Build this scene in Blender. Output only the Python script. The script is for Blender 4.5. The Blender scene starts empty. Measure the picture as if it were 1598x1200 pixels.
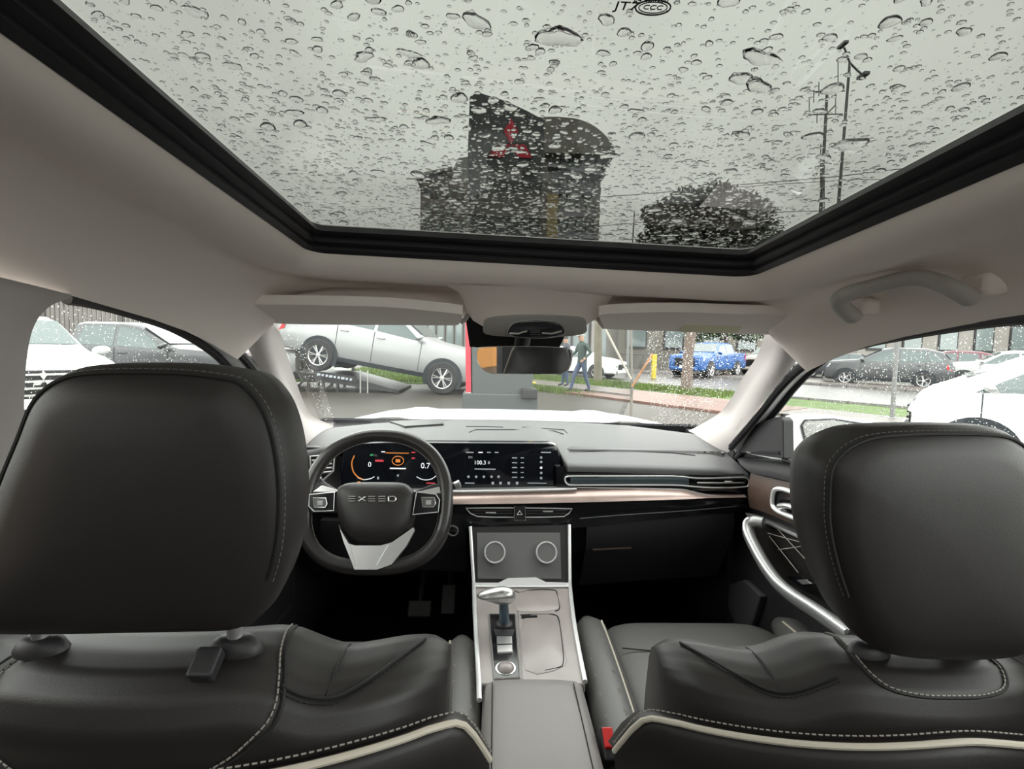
import bpy, bmesh, math, random
from mathutils import Vector, Matrix, Euler
from math import sin, cos, pi, sqrt, atan2
sc = bpy.context.scene
COL = sc.collection
R = math.radians
rnd = random.Random(11)

# ------------------------------------------------------------------ camera, sky, exposure
FPX = 800.0
CAMP = Vector((-0.07, 0.0, 1.38))
YAW, PITCH, ROLL = R(1.86), R(-4.25), R(1.3)
SKY = 6.5
FW = Vector((sin(YAW) * cos(PITCH), cos(YAW) * cos(PITCH), sin(PITCH)))
_r0 = FW.cross(Vector((0, 0, 1))).normalized()
_u0 = _r0.cross(FW)
RT = _r0 * cos(ROLL) + _u0 * sin(ROLL)
UP = _u0 * cos(ROLL) - _r0 * sin(ROLL)
cd = bpy.data.cameras.new('camera')
cam = bpy.data.objects.new('camera', cd)
COL.objects.link(cam)
cam.matrix_world = Matrix(((RT.x, UP.x, -FW.x, CAMP.x), (RT.y, UP.y, -FW.y, CAMP.y), (RT.z, UP.z, -FW.z, CAMP.z), (0, 0, 0, 1)))
cd.sensor_fit = 'HORIZONTAL'; cd.sensor_width = 36.0; cd.lens = FPX / 1598 * 36.0
cd.clip_start = 0.02; cd.clip_end = 500
sc.camera = cam

w = bpy.data.worlds.new('overcast_sky'); sc.world = w; w.use_nodes = True
nt = w.node_tree; nt.nodes.clear()
tc = nt.nodes.new('ShaderNodeTexCoord'); nz = nt.nodes.new('ShaderNodeTexNoise')
nz.inputs['Scale'].default_value = 1.7; nz.inputs['Detail'].default_value = 3.5; nz.inputs['Roughness'].default_value = 0.45
rp = nt.nodes.new('ShaderNodeValToRGB')
rp.color_ramp.elements[0].position = 0.33; rp.color_ramp.elements[0].color = (0.52, 0.525, 0.50, 1)
rp.color_ramp.elements[1].position = 0.64; rp.color_ramp.elements[1].color = (1.0, 1.03, 0.98, 1)
bgn = nt.nodes.new('ShaderNodeBackground'); bgn.inputs['Strength'].default_value = SKY
wo = nt.nodes.new('ShaderNodeOutputWorld')
nt.links.new(tc.outputs['Generated'], nz.inputs['Vector']); nt.links.new(nz.outputs['Fac'], rp.inputs['Fac'])
nt.links.new(rp.outputs['Color'], bgn.inputs['Color']); nt.links.new(bgn.outputs['Background'], wo.inputs['Surface'])

sc.view_settings.view_transform = 'Standard'; sc.view_settings.look = 'None'
sc.view_settings.exposure = 0.0; sc.view_settings.gamma = 1.0; sc.view_settings.use_curve_mapping = False
try:
    sc.cycles.max_bounces = 10; sc.cycles.diffuse_bounces = 5; sc.cycles.glossy_bounces = 4
    sc.cycles.transmission_bounces = 8; sc.cycles.transparent_max_bounces = 16; sc.cycles.sample_clamp_indirect = 8.0
    sc.cycles.use_denoising = True
except Exception:
    pass

# ------------------------------------------------------------------ points measured on the photograph
def ray(px, py):
    return FW + RT * ((px - 799.0) / FPX) + UP * ((600.0 - py) / FPX)
def W(px, py, Y):
    d = ray(px, py); return CAMP + d * ((Y - CAMP.y) / d.y)
def WX(px, py, X):
    d = ray(px, py); return CAMP + d * ((X - CAMP.x) / d.x)
def WZ(px, py, Z):
    d = ray(px, py); return CAMP + d * ((Z - CAMP.z) / d.z)
def WP(px, py, p, n):
    d = ray(px, py); n = Vector(n); return CAMP + d * ((Vector(p) - CAMP).dot(n) / d.dot(n))
V = Vector

# ------------------------------------------------------------------ materials
def lin(c):
    if isinstance(c, str):
        c = tuple(int(c[i:i + 2], 16) / 255 for i in (0, 2, 4))
        return tuple(x / 12.92 if x <= 0.04045 else ((x + 0.055) / 1.055) ** 2.4 for x in c)
    return c
def mat(name, col, rough=0.5, metal=0.0, spec=0.5, bump=None, var=None, emit=None, coat=0.0, sheen=0.0):
    m = bpy.data.materials.new(name); m.use_nodes = True
    n = m.node_tree; b = n.nodes['Principled BSDF']
    c = lin(col)
    b.inputs['Base Color'].default_value = (*c, 1); b.inputs['Roughness'].default_value = rough
    b.inputs['Metallic'].default_value = metal; b.inputs['Specular IOR Level'].default_value = spec
    if coat: b.inputs['Coat Weight'].default_value = coat; b.inputs['Coat Roughness'].default_value = 0.08
    if sheen: b.inputs['Sheen Weight'].default_value = sheen
    t = n.nodes.new('ShaderNodeTexCoord')
    if var:
        x = n.nodes.new('ShaderNodeTexNoise'); x.inputs['Scale'].default_value = var[0]; x.inputs['Detail'].default_value = 4
        r = n.nodes.new('ShaderNodeMapRange'); r.inputs['From Min'].default_value = 0.3; r.inputs['From Max'].default_value = 0.7
        r.inputs['To Min'].default_value = 1 - var[1]; r.inputs['To Max'].default_value = 1 + var[1]
        mx = n.nodes.new('ShaderNodeVectorMath'); mx.operation = 'SCALE'; mx.inputs[0].default_value = c
        n.links.new(t.outputs['Object'], x.inputs['Vector']); n.links.new(x.outputs['Fac'], r.inputs['Value'])
        n.links.new(r.outputs['Result'], mx.inputs['Scale']); n.links.new(mx.outputs['Vector'], b.inputs['Base Color'])
    if bump:
        x = n.nodes.new('ShaderNodeTexVoronoi' if bump[2:] == ('v',) else 'ShaderNodeTexNoise'); x.inputs['Scale'].default_value = bump[0]
        bp = n.nodes.new('ShaderNodeBump'); bp.inputs['Strength'].default_value = bump[1]; bp.inputs['Distance'].default_value = 0.002
        n.links.new(t.outputs['Object'], x.inputs['Vector']); n.links.new(x.outputs[0], bp.inputs['Height'])
        n.links.new(bp.outputs['Normal'], b.inputs['Normal'])
    if emit:
        b.inputs['Emission Color'].default_value = (*c, 1); b.inputs['Emission Strength'].default_value = emit
    return m
def pane_mat(name, tint, gloss=1.0, rough=0.0):
    m = bpy.data.materials.new(name); m.use_nodes = True; n = m.node_tree; n.nodes.clear()
    o = n.nodes.new('ShaderNodeOutputMaterial'); mx = n.nodes.new('ShaderNodeMixShader')
    tr = n.nodes.new('ShaderNodeBsdfTransparent'); tr.inputs['Color'].default_value = (*tint, 1)
    gl = n.nodes.new('ShaderNodeBsdfGlossy'); gl.inputs['Roughness'].default_value = rough
    gl.inputs['Color'].default_value = (gloss, gloss, gloss, 1)
    fr = n.nodes.new('ShaderNodeFresnel'); ge = n.nodes.new('ShaderNodeNewGeometry')
    mr = n.nodes.new('ShaderNodeMapRange'); mr.inputs['To Min'].default_value = 1.28; mr.inputs['To Max'].default_value = 1 / 1.28
    n.links.new(ge.outputs['Backfacing'], mr.inputs['Value']); n.links.new(mr.outputs['Result'], fr.inputs['IOR'])
    n.links.new(fr.outputs['Fac'], mx.inputs['Fac']); n.links.new(tr.outputs['BSDF'], mx.inputs[1])
    n.links.new(gl.outputs['BSDF'], mx.inputs[2]); n.links.new(mx.outputs['Shader'], o.inputs['Surface'])
    return m
def water_mat(name):
    m = bpy.data.materials.new(name); m.use_nodes = True; n = m.node_tree; n.nodes.clear()
    o = n.nodes.new('ShaderNodeOutputMaterial'); g = n.nodes.new('ShaderNodeBsdfGlass')
    g.inputs['IOR'].default_value = 1.33; g.inputs['Roughness'].default_value = 0.0
    n.links.new(g.outputs['BSDF'], o.inputs['Surface']); return m

M = dict(
    liner=mat('headliner_cloth', (0.86, 0.785, 0.735), 0.95, spec=0.1, bump=(900, 0.15)),
    pillar=mat('pillar_plastic', (0.46, 0.425, 0.415), 0.7, spec=0.3, bump=(700, 0.1)),
    visor=mat('visor_vinyl', (0.80, 0.745, 0.70), 0.85, spec=0.2, bump=(800, 0.12)),
    rubber=mat('black_rubber', (0.012, 0.011, 0.014), 0.45, spec=0.4),
    black=mat('black_plastic', (0.024, 0.023, 0.025), 0.45, spec=0.4, bump=(900, 0.1)),
    matte=mat('matte_black', (0.01, 0.01, 0.011), 0.8, spec=0.2),
    gloss=mat('gloss_black', (0.008, 0.008, 0.010), 0.12, spec=0.5),
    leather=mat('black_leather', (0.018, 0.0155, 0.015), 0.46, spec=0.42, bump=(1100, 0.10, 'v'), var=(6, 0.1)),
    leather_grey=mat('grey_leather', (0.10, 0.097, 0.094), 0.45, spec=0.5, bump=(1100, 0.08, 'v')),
    dash=mat('dash_soft_pad', (0.085, 0.085, 0.087), 0.55, spec=0.35, bump=(500, 0.2, 'v')),
    thread=mat('grey_thread', (0.28, 0.26, 0.24), 0.8),
    thread_dark=mat('dark_grey_thread', (0.13, 0.125, 0.12), 0.8),
    piping=mat('cream_piping', (0.55, 0.50, 0.42), 0.5),
    seam=mat('seam_groove', (0.006, 0.006, 0.006), 0.7),
    chrome=mat('chrome', (0.8, 0.8, 0.8), 0.15, metal=1.0),
    silver=mat('satin_silver', (0.62, 0.61, 0.61), 0.32, metal=0.85),
    edge=mat('bright_edge_silver', (0.85, 0.85, 0.86), 0.35, metal=0.5),
    wood=mat('pale_satin_wood', (0.31, 0.275, 0.265), 0.32, spec=0.6, var=(14, 0.10)),
    trim=mat('rose_trim', (0.52, 0.40, 0.365), 0.32, metal=0.5, var=(20, 0.08)),
    doorwood=mat('brown_wood', (0.075, 0.048, 0.038), 0.4, var=(18, 0.2)),
    speaker=mat('speaker_grey', (0.13, 0.128, 0.128), 0.6, bump=(1200, 0.3)),
    screen=mat('screen_glass', (0.006, 0.007, 0.010), 0.08, spec=0.5),
    carpet=mat('black_carpet', (0.008, 0.008, 0.009), 0.95, spec=0.05, bump=(500, 0.5)),
    white=mat('white_paint', (0.80, 0.81, 0.82), 0.25, spec=0.5, coat=0.4),
    tinted=pane_mat('sunroof_glass', (0.315, 0.318, 0.307), 0.8),
    pane=pane_mat('clear_glass', (0.965, 0.975, 0.97), 0.9),
    water=water_mat('rain_water'),
    mirror=mat('mirror_glass', (0.8, 0.82, 0.82), 0.02, metal=1.0),
    red=mat('red_plastic', (0.75, 0.03, 0.03), 0.4),
    txt_w=mat('display_white', (0.85, 0.88, 0.9), 0.5, emit=0.5),
    txt_g=mat('display_grey', (0.35, 0.38, 0.42), 0.5, emit=0.25),
    txt_o=mat('display_orange', (0.9, 0.30, 0.06), 0.5, emit=0.22),
    txt_r=mat('display_red', (0.75, 0.06, 0.08), 0.5, emit=0.22),
    txt_n=mat('display_green', (0.05, 0.4, 0.15), 0.5, emit=0.15),
    ink=mat('etched_ink', (0.03, 0.03, 0.03), 0.8),
    label=mat('pale_label', (0.62, 0.60, 0.40), 0.7),
    smoke=mat('smoked_lens', (0.03, 0.03, 0.035), 0.08, spec=0.6),
    lamp=mat('lamp_reflector', (0.75, 0.75, 0.72), 0.25, metal=0.6),
)

# ------------------------------------------------------------------ mesh helpers
OFF = {}
class MB:
    def __init__(s): s.v = []; s.f = []
    def add(s, vs, fs):
        k = len(s.v); s.v += [V(p) for p in vs]; s.f += [tuple(i + k for i in q) for q in fs]; return s
    def box(s, c, size, m=None):
        x, y, z = size[0] / 2, size[1] / 2, size[2] / 2
        vs = [V((a * x, b * y, d * z)) for a in (-1, 1) for b in (-1, 1) for d in (-1, 1)]
        if m is not None: vs = [m @ p for p in vs]
        return s.add([V(c) + p for p in vs], [(0, 1, 3, 2), (4, 6, 7, 5), (0, 4, 5, 1), (2, 3, 7, 6), (0, 2, 6, 4), (1, 5, 7, 3)])
    def loft(s, rows, close=False, loop=False, caps=False):
        n = len(rows[0]); vs = [p for r in rows for p in r]; fs = []
        m = len(rows)
        for i in range(m if loop else m - 1):
            j = (i + 1) % m
            for k in range(n if close else n - 1):
                l = (k + 1) % n
                fs.append((i * n + k, i * n + l, j * n + l, j * n + k))
        if caps:
            fs.append(tuple(range(n - 1, -1, -1))); fs.append(tuple((m - 1) * n + k for k in range(n)))
        return s.add(vs, fs)
    def tube(s, pts, r, n=8, closed=False, flat=1.0):
        pts = [V(p) for p in pts]; m = len(pts); rows = []; prev = None
        for i, p in enumerate(pts):
            a = pts[(i - 1) % m] if closed or i > 0 else p
            b = pts[(i + 1) % m] if closed or i < m - 1 else p
            t = (b - a).normalized()
            if prev is None:
                h = V((0, 0, 1)) if abs(t.z) < 0.9 else V((1, 0, 0))
                prev = (h - t * h.dot(t)).normalized()
            else:
                prev = (prev - t * prev.dot(t)).normalized()
            q = t.cross(prev); rr = r(i / max(1, m - 1)) if callable(r) else r
            rows.append([p + prev * (rr * flat * cos(2 * pi * k / n)) + q * (rr * sin(2 * pi * k / n)) for k in range(n)])
        return s.loft(rows, close=True, loop=closed, caps=not closed)
    def lathe(s, prof, o=(0, 0, 0), ax=(0, 0, 1), n=20, ring=False):
        ax = V(ax).normalized(); h = V((1, 0, 0)) if abs(ax.x) < 0.9 else V((0, 1, 0))
        a = (h - ax * h.dot(ax)).normalized(); b = ax.cross(a); o = V(o)
        rows = [[o + ax * z + (a * cos(2 * pi * k / n) + b * sin(2 * pi * k / n)) * max(r, 1e-5) for k in range(n)] for r, z in prof]
        return s.loft(rows, close=True, loop=ring)
    def prism(s, poly, d):
        n = len(poly); d = V(d); poly = [V(p) for p in poly]
        vs = poly + [p + d for p in poly]
        fs = [tuple(range(n)), tuple(range(2 * n - 1, n - 1, -1))] + [(i, i + n, (i + 1) % n + n, (i + 1) % n) for i in range(n)]
        return s.add(vs, fs)
    def pillow(s, outline, d, prof):
        """outline: 3D loop; d: unit direction away from viewer; prof: [(scale, depth)] from near side to far side"""
        c = sum((V(p) for p in outline), V()) / len(outline); d = V(d)
        rows = [[c + (V(p) - c) * max(k, 0.002) + d * z for p in outline] for k, z in prof]
        return s.loft(rows, close=True, caps=True)
    def build(s, name, m, parent=None, smooth=40, bevel=0, sub=0, kind=None, raw=False, solid=0):
        me = bpy.data.meshes.new(name)
        off = V()
        if parent is not None and not raw: off = OFF.get(parent.name, V())
        me.from_pydata([p - off for p in s.v], [], s.f)
        bm = bmesh.new(); bm.from_mesh(me); bmesh.ops.recalc_face_normals(bm, faces=bm.faces); bm.to_mesh(me); bm.free()
        ms = m if isinstance(m, (list, tuple)) else [m]
        for x in ms: me.materials.append(x)
        if smooth:
            me.polygons.foreach_set('use_smooth', [True] * len(me.polygons))
            me.set_sharp_from_angle(angle=R(smooth))
        o = bpy.data.objects.new(name, me); COL.objects.link(o)
        if parent is not None: o.parent = parent; OFF[o.name] = off
        if solid:
            q = o.modifiers.new('solid', 'SOLIDIFY'); q.thickness = solid; q.offset = 0
        if bevel:
            q = o.modifiers.new('bevel', 'BEVEL'); q.width = bevel; q.segments = 2; q.limit_method = 'ANGLE'; q.angle_limit = R(40)
        if sub:
            q = o.modifiers.new('sub', 'SUBSURF'); q.levels = 1; q.render_levels = sub
        if kind: o['kind'] = kind
        return o
def thing(name, label, cat, loc=(0, 0, 0), group=None, kind=None):
    o = bpy.data.objects.new(name, None); COL.objects.link(o); o.empty_display_size = 0.05
    o.location = loc; OFF[o.name] = V(loc)
    if label: o['label'] = label
    if cat: o['category'] = cat
    if group: o['group'] = group
    if kind: o['kind'] = kind
    return o
def tag(o, label, cat, group=None):
    o['label'] = label; o['category'] = cat
    if group: o['group'] = group
    return o
def struct(o, label=None):
    o['kind'] = 'structure'
    if label: o['label'] = label
    return o
def room(name, label=None, loc=(0, 0, 0)):
    return thing(name, label, None, loc, kind='structure')
def copy_tree(o, parent=None):
    c = o.copy(); COL.objects.link(c); c.parent = parent
    for ch in o.children: copy_tree(ch, c)
    return c
def curve(pts, n=8, closed=False):
    """Catmull-Rom through points"""
    pts = [V(p) for p in pts]; out = []; m = len(pts)
    for i in range(m if closed else m - 1):
        if closed: p0, p1, p2, p3 = pts[i - 1], pts[i], pts[(i + 1) % m], pts[(i + 2) % m]
        else: p0, p1, p2, p3 = pts[max(i - 1, 0)], pts[i], pts[i + 1], pts[min(i + 2, m - 1)]
        for k in range(n):
            t = k / n
            out.append(0.5 * (2 * p1 + (p2 - p0) * t + (2 * p0 - 5 * p1 + 4 * p2 - p3) * t * t + (3 * p1 - p0 - 3 * p2 + p3) * t ** 3))
    if not closed: out.append(pts[-1])
    return out
def interp(tab, x):
    if x <= tab[0][0]: return tab[0][1]
    for (a, b), (c, d) in zip(tab, tab[1:]):
        if x <= c: return b + (d - b) * (x - a) / (c - a)
    return tab[-1][1]
def dashes(mb, pts, step, ln, r, up=V((0, 0, 0))):
    """thread dashes along a polyline"""
    pts = [V(p) for p in pts]; acc = 0.0
    for a, b in zip(pts, pts[1:]):
        L = (b - a).length
        if L < 1e-6: continue
        t = (b - a) / L
        while acc < L:
            p = a + t * acc
            mb.tube([p + up, p + up + t * ln], r, 5)
            acc += step
        acc -= L
def text_obj(name, s, size, o, xdir, ydir, m, parent, extrude=0.0004, align='CENTER'):
    cu = bpy.data.curves.new(name, 'FONT'); cu.body = s; cu.size = size; cu.extrude = extrude
    cu.align_x = align; cu.align_y = 'CENTER'
    tmp = bpy.data.objects.new(name, cu); COL.objects.link(tmp)
    dg = bpy.context.evaluated_depsgraph_get()
    me = bpy.data.meshes.new_from_object(tmp.evaluated_get(dg))
    bpy.data.objects.remove(tmp); bpy.data.curves.remove(cu)
    xd, yd = V(xdir).normalized(), V(ydir).normalized(); zd = xd.cross(yd)
    off = OFF.get(parent.name, V()) if parent else V()
    me.transform(Matrix(((xd.x, yd.x, zd.x, o[0] - off.x), (xd.y, yd.y, zd.y, o[1] - off.y), (xd.z, yd.z, zd.z, o[2] - off.z), (0, 0, 0, 1))))
    me.materials.clear(); me.materials.append(m)
    ob = bpy.data.objects.new(name, me); COL.objects.link(ob); ob.parent = parent
    if parent: OFF[ob.name] = off
    return ob

# ================================================================== CAR SHELL (the room)
def sealz(X, Y): return 1.545 + 0.075 * (1 - Y) - 0.028 * X
RAIL = [(-0.9, 1.47), (0.3, 1.462), (0.5, 1.455), (0.7, 1.442), (0.94, 1.408), (1.05, 1.375), (1.14, 1.34)]
def uloop(hx, yf, r, zf, yr=-0.9, ns=26, nc=7, nf=24):
    """open loop: rear of one side, round the front corners, rear of the other side"""
    pts = []
    for i in range(ns): pts.append((-hx, yr + (yf - r - yr) * i / (ns - 1)))
    for i in range(1, nc): a = pi - (pi / 2) * i / nc; pts.append((-hx + r + r * cos(a), yf - r + r * sin(a)))
    for i in range(nf): pts.append((-hx + r + (2 * hx - 2 * r) * i / (nf - 1), yf))
    for i in range(1, nc): a = pi / 2 - (pi / 2) * i / nc; pts.append((hx - r + r * cos(a), yf - r + r * sin(a)))
    for i in range(ns): pts.append((hx, yf - r + (yr - yf + r) * i / (ns - 1)))
    return [V((x, y, zf(x, y))) for x, y in pts]
def seal_loop(o, d, r=0.035):
    return uloop(0.432 + o, 1.02 + o, max(r + o, 0.01), lambda x, y: sealz(x, y) - d)
S_IN = [(-0.012, -0.046), (-0.020, -0.034), (-0.008, -0.026), (-0.013, -0.016), (-0.003, -0.010), (-0.006, -0.003), (0.003, 0.003), (0.006, -0.004)]
win1 = room('window_1', 'panoramic glass roof covered in rain drops', (0, 0.6, 1.6))
MB().loft([seal_loop(o, d) for o, d in S_IN]).build('window_frame', M['rubber'], win1, smooth=25)
def outer_loop(t):
    """t 0 at the lip, 1 at the door rails and windscreen header"""
    a = seal_loop(0.10, 0.034, 0.05)
    n = len(a); ns, nc, nf = 26, 7, 24
    out = []
    for i, p in enumerate(a):
        x, y = p.x, p.y; sx = -1 if x < 0 else 1
        if i < ns or i >= n - ns:
            k = i if i < ns else n - 1 - i
            Y = -0.9 + (1.14 + 0.9) * k / (ns - 1)
            q = V((sx * (0.655 - 0.02 * max(0, (Y - 0.9) / 0.24)), Y, interp(RAIL, Y)))
        elif i < ns + nc - 1 or i >= n - ns - nc + 1:
            k = (i - ns + 1) if i < ns + nc - 1 else (n - ns - i)
            u = k / nc
            q = V((sx * (0.635 - 0.045 * u), 1.14 + 0.09 * u, 1.34 + 0.085 * u))
        else:
            k = (i - ns - nc + 1) / (nf - 1); X = -0.585 + 1.17 * k
            q = V((X, 1.25 - 0.06 * (X / 0.585) ** 2, 1.452 - 0.024 * abs(X / 0.585) ** 3 - 0.008 * X))
        m = p.lerp(q, t)
        m.z += 0.022 * sin(pi * t) * (1 if i < ns or i >= n - ns else 0.55)
        if abs(m.x) > 0.13 and abs(m.x) < 0.56 and m.y > 0.9 and 0.3 < t < 0.98:
            m.z += 0.030 * sin(pi * (t - 0.3) / 0.68) * min(1, (abs(m.x) - 0.13) / 0.06) * min(1, (0.56 - abs(m.x)) / 0.10)
        out.append(m)
    return out
rows = [seal_loop(o, d) for o, d in [(0.004, -0.006), (0.006, 0.004), (0.011, 0.016), (0.020, 0.027), (0.034, 0.036), (0.052, 0.040), (0.070, 0.039), (0.086, 0.036)]]
rows += [outer_loop(t) for t in (0.0, 0.12, 0.24, 0.32, 0.42, 0.54, 0.66, 0.78, 0.88, 0.95, 1.0)]
edge = outer_loop(1.0)
rows += [[p + V((0.012 * (1 if p.x > 0 else -1), 0.004, 0.012)) for p in edge]]
ceil = struct(MB().loft(rows).build('ceiling', M['liner'], smooth=60, solid=0.004))
# roof skin above the headliner so that daylight only enters through the glass
rowsr = [seal_loop(0.0, -0.05), seal_loop(0.10, -0.045)] + [[p + V((0.055 * (1 if p.x > 0 else -1), 0.03, 0.035)) for p in edge]]
struct(MB().loft(rowsr).build('roof', M['white'], smooth=40, solid=0.003))

# glass of the roof
gl = [V((sx * 0.421, y, sealz(sx * 0.421, y) + 0.044)) for sx, y in ((-1, -0.85), (1, -0.85), (1, 1.012), (-1, 1.012))]
MB().prism(gl, (0, 0, 0.005)).build('pane', M['tinted'], win1, smooth=0)

# A pillars and B pillar
def pillar_strip(name, A, B, bulge, m, n=7, back=(0, 0.05, 0.0)):
    A, B = curve(A, 6), curve(B, 6); rows = []
    for i in range(n):
        t = i / (n - 1)
        rows.append([a.lerp(b, t) + V(bulge) * sin(pi * t) for a, b in zip(A, B)])
    rows = [[p + V(back) for p in rows[0]]] + rows + [[p + V(back) for p in rows[-1]]]
    return struct(MB().loft(rows).build(name, m, smooth=60))
ai = [W(1222, 496, 1.20), W(1211, 520, 1.225), W(1196, 557, 1.31), W(1172, 592, 1.42), W(1150, 628, 1.56), W(1132, 648, 1.68), W(1108, 663, 1.77), W(1082, 676, 1.85)]
ao = [W(1262, 530, 1.175), W(1246, 558, 1.205), W(1228, 584, 1.25), W(1202, 615, 1.32), W(1177, 647, 1.41), W(1160, 672, 1.49), W(1152, 690, 1.54), W(1147, 712, 1.585)]
pillar_strip('trim_1', ai, ao, (-0.012, -0.022, 0.0), M['pillar'])
bi = [W(412, 492, 1.20), W(422, 515, 1.225), W(437, 560, 1.31), W(452, 600, 1.42), W(466, 634, 1.56), W(480, 652, 1.68), W(497, 661, 1.77), W(516, 668, 1.85)]
bo = [W(372, 520, 1.175), W(388, 546, 1.205), W(402, 572, 1.25), W(424, 606, 1.32), W(446, 642, 1.41), W(460, 668, 1.49), W(470, 688, 1.54), W(478, 712, 1.585)]
pillar_strip('trim_2', bi, bo, (0.012, -0.022, 0.0), M['pillar'])
# dark joint between headliner and pillar trims
bpo = [WX(112, 460, -.648), WX(104, 467, -.652), WX(78, 478, -.657), WX(55, 505, -.66), WX(44, 545, -.663), WX(38, 610, -.668), WX(36, 690, -.675), WX(14, 750, -.68), WX(-30, 860, -.69)]
bpi = [p + V((0.01 if i < 2 else 0, -0.16 if i > 1 else -0.40, 0.03 if i < 2 else 0)) for i, p in enumerate(bpo)]
pillar_strip('trim_3', bpo, bpi, (0.015, 0, 0), M['pillar'], back=(-0.07, 0, 0))
MB().box((-0.69, -0.1, 0.95), (0.03, 0.75, 0.9)).build('wall_left', M['black'], smooth=0)
struct(bpy.data.objects['wall_left'])

# door openings: rubber seals and painted frame between them
def opening(name, s, px1, px2, X1, X2):
    st = room(name, None, (s * 0.67, 1.0, 1.4))
    a = curve([WX(x, y, s * X1) for x, y in px1], 5); b = curve([WX(x, y, s * X2) for x, y in px2], 5)
    MB().tube(a, 0.008, 8).build('seal', M['rubber'], st)
    MB().tube(b, 0.009, 8).build('seal', M['rubber'], st)
    nb = len(b); an = [a[min(len(a) - 1, int(i * (len(a) - 1) / (nb - 1) + 0.5))] for i in range(nb)]
    MB().loft([[p.lerp(q, t) + V((s * 0.012 * sin(pi * t), 0, 0.004)) for p, q in zip(an, b)] for t in (-0.15, 0.25, 0.5, 0.75, 1.1)]).build('frame', M['white'], st, smooth=60)
    return st, a, b
sr1 = [(1140, 700), (1187, 645), (1215, 610), (1246, 579), (1290, 549), (1330, 534), (1385, 518)]
sr2 = [(1150, 715), (1207, 646), (1246, 598), (1292, 558), (1350, 537), (1407, 525), (1475, 513), (1580, 499), (1720, 492)]
d1, ra, rb = opening('trim_4', 1, sr1, sr2, 0.655, 0.695)
sl1 = [(455, 668), (425, 625), (394, 577), (350, 532), (300, 503), (248, 484)]
sl2 = [(430, 660), (392, 615), (353, 570), (320, 541), (267, 511), (197, 487), (140, 472), (104, 466)]
d2, la, lb = opening('trim_5', -1, sl1, sl2, 0.655, 0.695)

# panes
def pane_poly(name, label, pts, d):
    w_ = room(name, label, pts[0])
    MB().prism(pts, d).build('pane', M['pane'], w_, smooth=0)
    return w_
def yzpane(X, tab, d):
    return [V((X, y, z)) for y, z in tab], d
top = [(p.y, p.z) for p in rb if p.y > 0.35]; top.sort()
win3 = pane_poly('window_3', 'front passenger door glass covered in fine rain drops', [V((0.705, 0.3, 1.08)), V((0.705, 0.3, 1.47))] + [V((0.705, y, z)) for y, z in top if y < 1.6] + [V((0.705, 1.6, 1.06))], (0.004, 0, 0))
top = [(p.y, p.z) for p in lb if p.y > 0.35]; top.sort()
win4 = pane_poly('window_4', 'driver door glass speckled with rain drops', [V((-0.705, 0.3, 1.08)), V((-0.705, 0.3, 1.47))] + [V((-0.705, y, z)) for y, z in top if y < 1.6] + [V((-0.705, 1.6, 1.06))], (-0.004, 0, 0))
# windscreen: curved sheet from the header to the cowl
win2 = room('window_2', 'clear curved windscreen above the dashboard', (0, 1.6, 1.3))
rowsw = []
for i in range(9):
    t = i / 8; rr = []
    for k in range(17):
        u = -1 + k / 10
        yt, zt = 1.275 - 0.07 * u * u, 1.485 - 0.05 * u * u
        yb, zb = 2.10 - 0.20 * u * u, 1.048
        hw = 0.60 + 0.10 * t
        rr.append(V((hw * u, yt + (yb - yt) * t, zt + (zb - zt) * t + 0.02 * sin(pi * t))))
    rowsw.append(rr)
MB().loft(rowsw).build('pane', M['pane'], win2, smooth=60, solid=0.004)
# black band with the sensor cover behind the mirror
fr = [W(727, 500, 1.30), W(733, 541, 1.36), W(776, 545, 1.37), W(872, 545, 1.37), W(884, 518, 1.33), W(884, 490, 1.29), W(727, 480, 1.28)]
MB().prism(fr, (0, 0.03, 0.02)).build('sensor_cover', M['matte'], win2, smooth=0)

# floor, firewall and lower sides
struct(MB().box((0, 0.6, 0.36), (1.5, 3.0, 0.06)).build('floor', M['carpet'], smooth=0))
struct(MB().box((0, 2.02, 0.72), (1.5, 0.06, 0.72)).build('wall_front', M['carpet'], smooth=0))
for sx, nm in ((1, 'baseboard_right'), (-1, 'baseboard_left')):
    struct(MB().box((sx * 0.72, 0.8, 0.45), (0.05, 2.5, 0.22)).build(nm, M['black'], smooth=0, bevel=0.01))

struct(MB().box((0.715, 1.85, 0.70), (0.06, 0.55, 0.74)).build('wall_right', M['black'], smooth=0))
struct(MB().box((-0.715, 1.85, 0.70), (0.06, 0.55, 0.74)).build('wall_left', M['black'], smooth=0))
rear = room('wall_back', 'rear bench and tailgate behind the viewer', (0, -0.8, 0.4))
MB().loft([[V((x, y, z)) for y, z in [(-0.05, 0.40), (-0.05, 0.66), (-0.10, 0.72), (-0.42, 0.68), (-0.55, 1.0), (-0.62, 1.22), (-0.68, 1.24), (-0.74, 1.20), (-0.72, 0.40)]] for x in (-0.68, -0.3, 0.3, 0.68)], close=True, caps=True).build('bench', M['leather'], rear, smooth=30)
for x in (-0.42, 0.42): MB().pillow([V((x + 0.13 * cos(a) , -0.60, 1.33 + 0.09 * sin(a))) for a in [2 * pi * k / 20 for k in range(20)]], (0, -1, 0), [(0, -.05), (.8, -.045), (1, -.01), (1, .03), (.8, .05), (0, .05)]).build('head_restraint', M['leather'], rear)
MB().box((0, -1.55, 0.75), (1.4, 0.05, 0.8)).build('tailgate', M['black'], rear, smooth=0)
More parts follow.
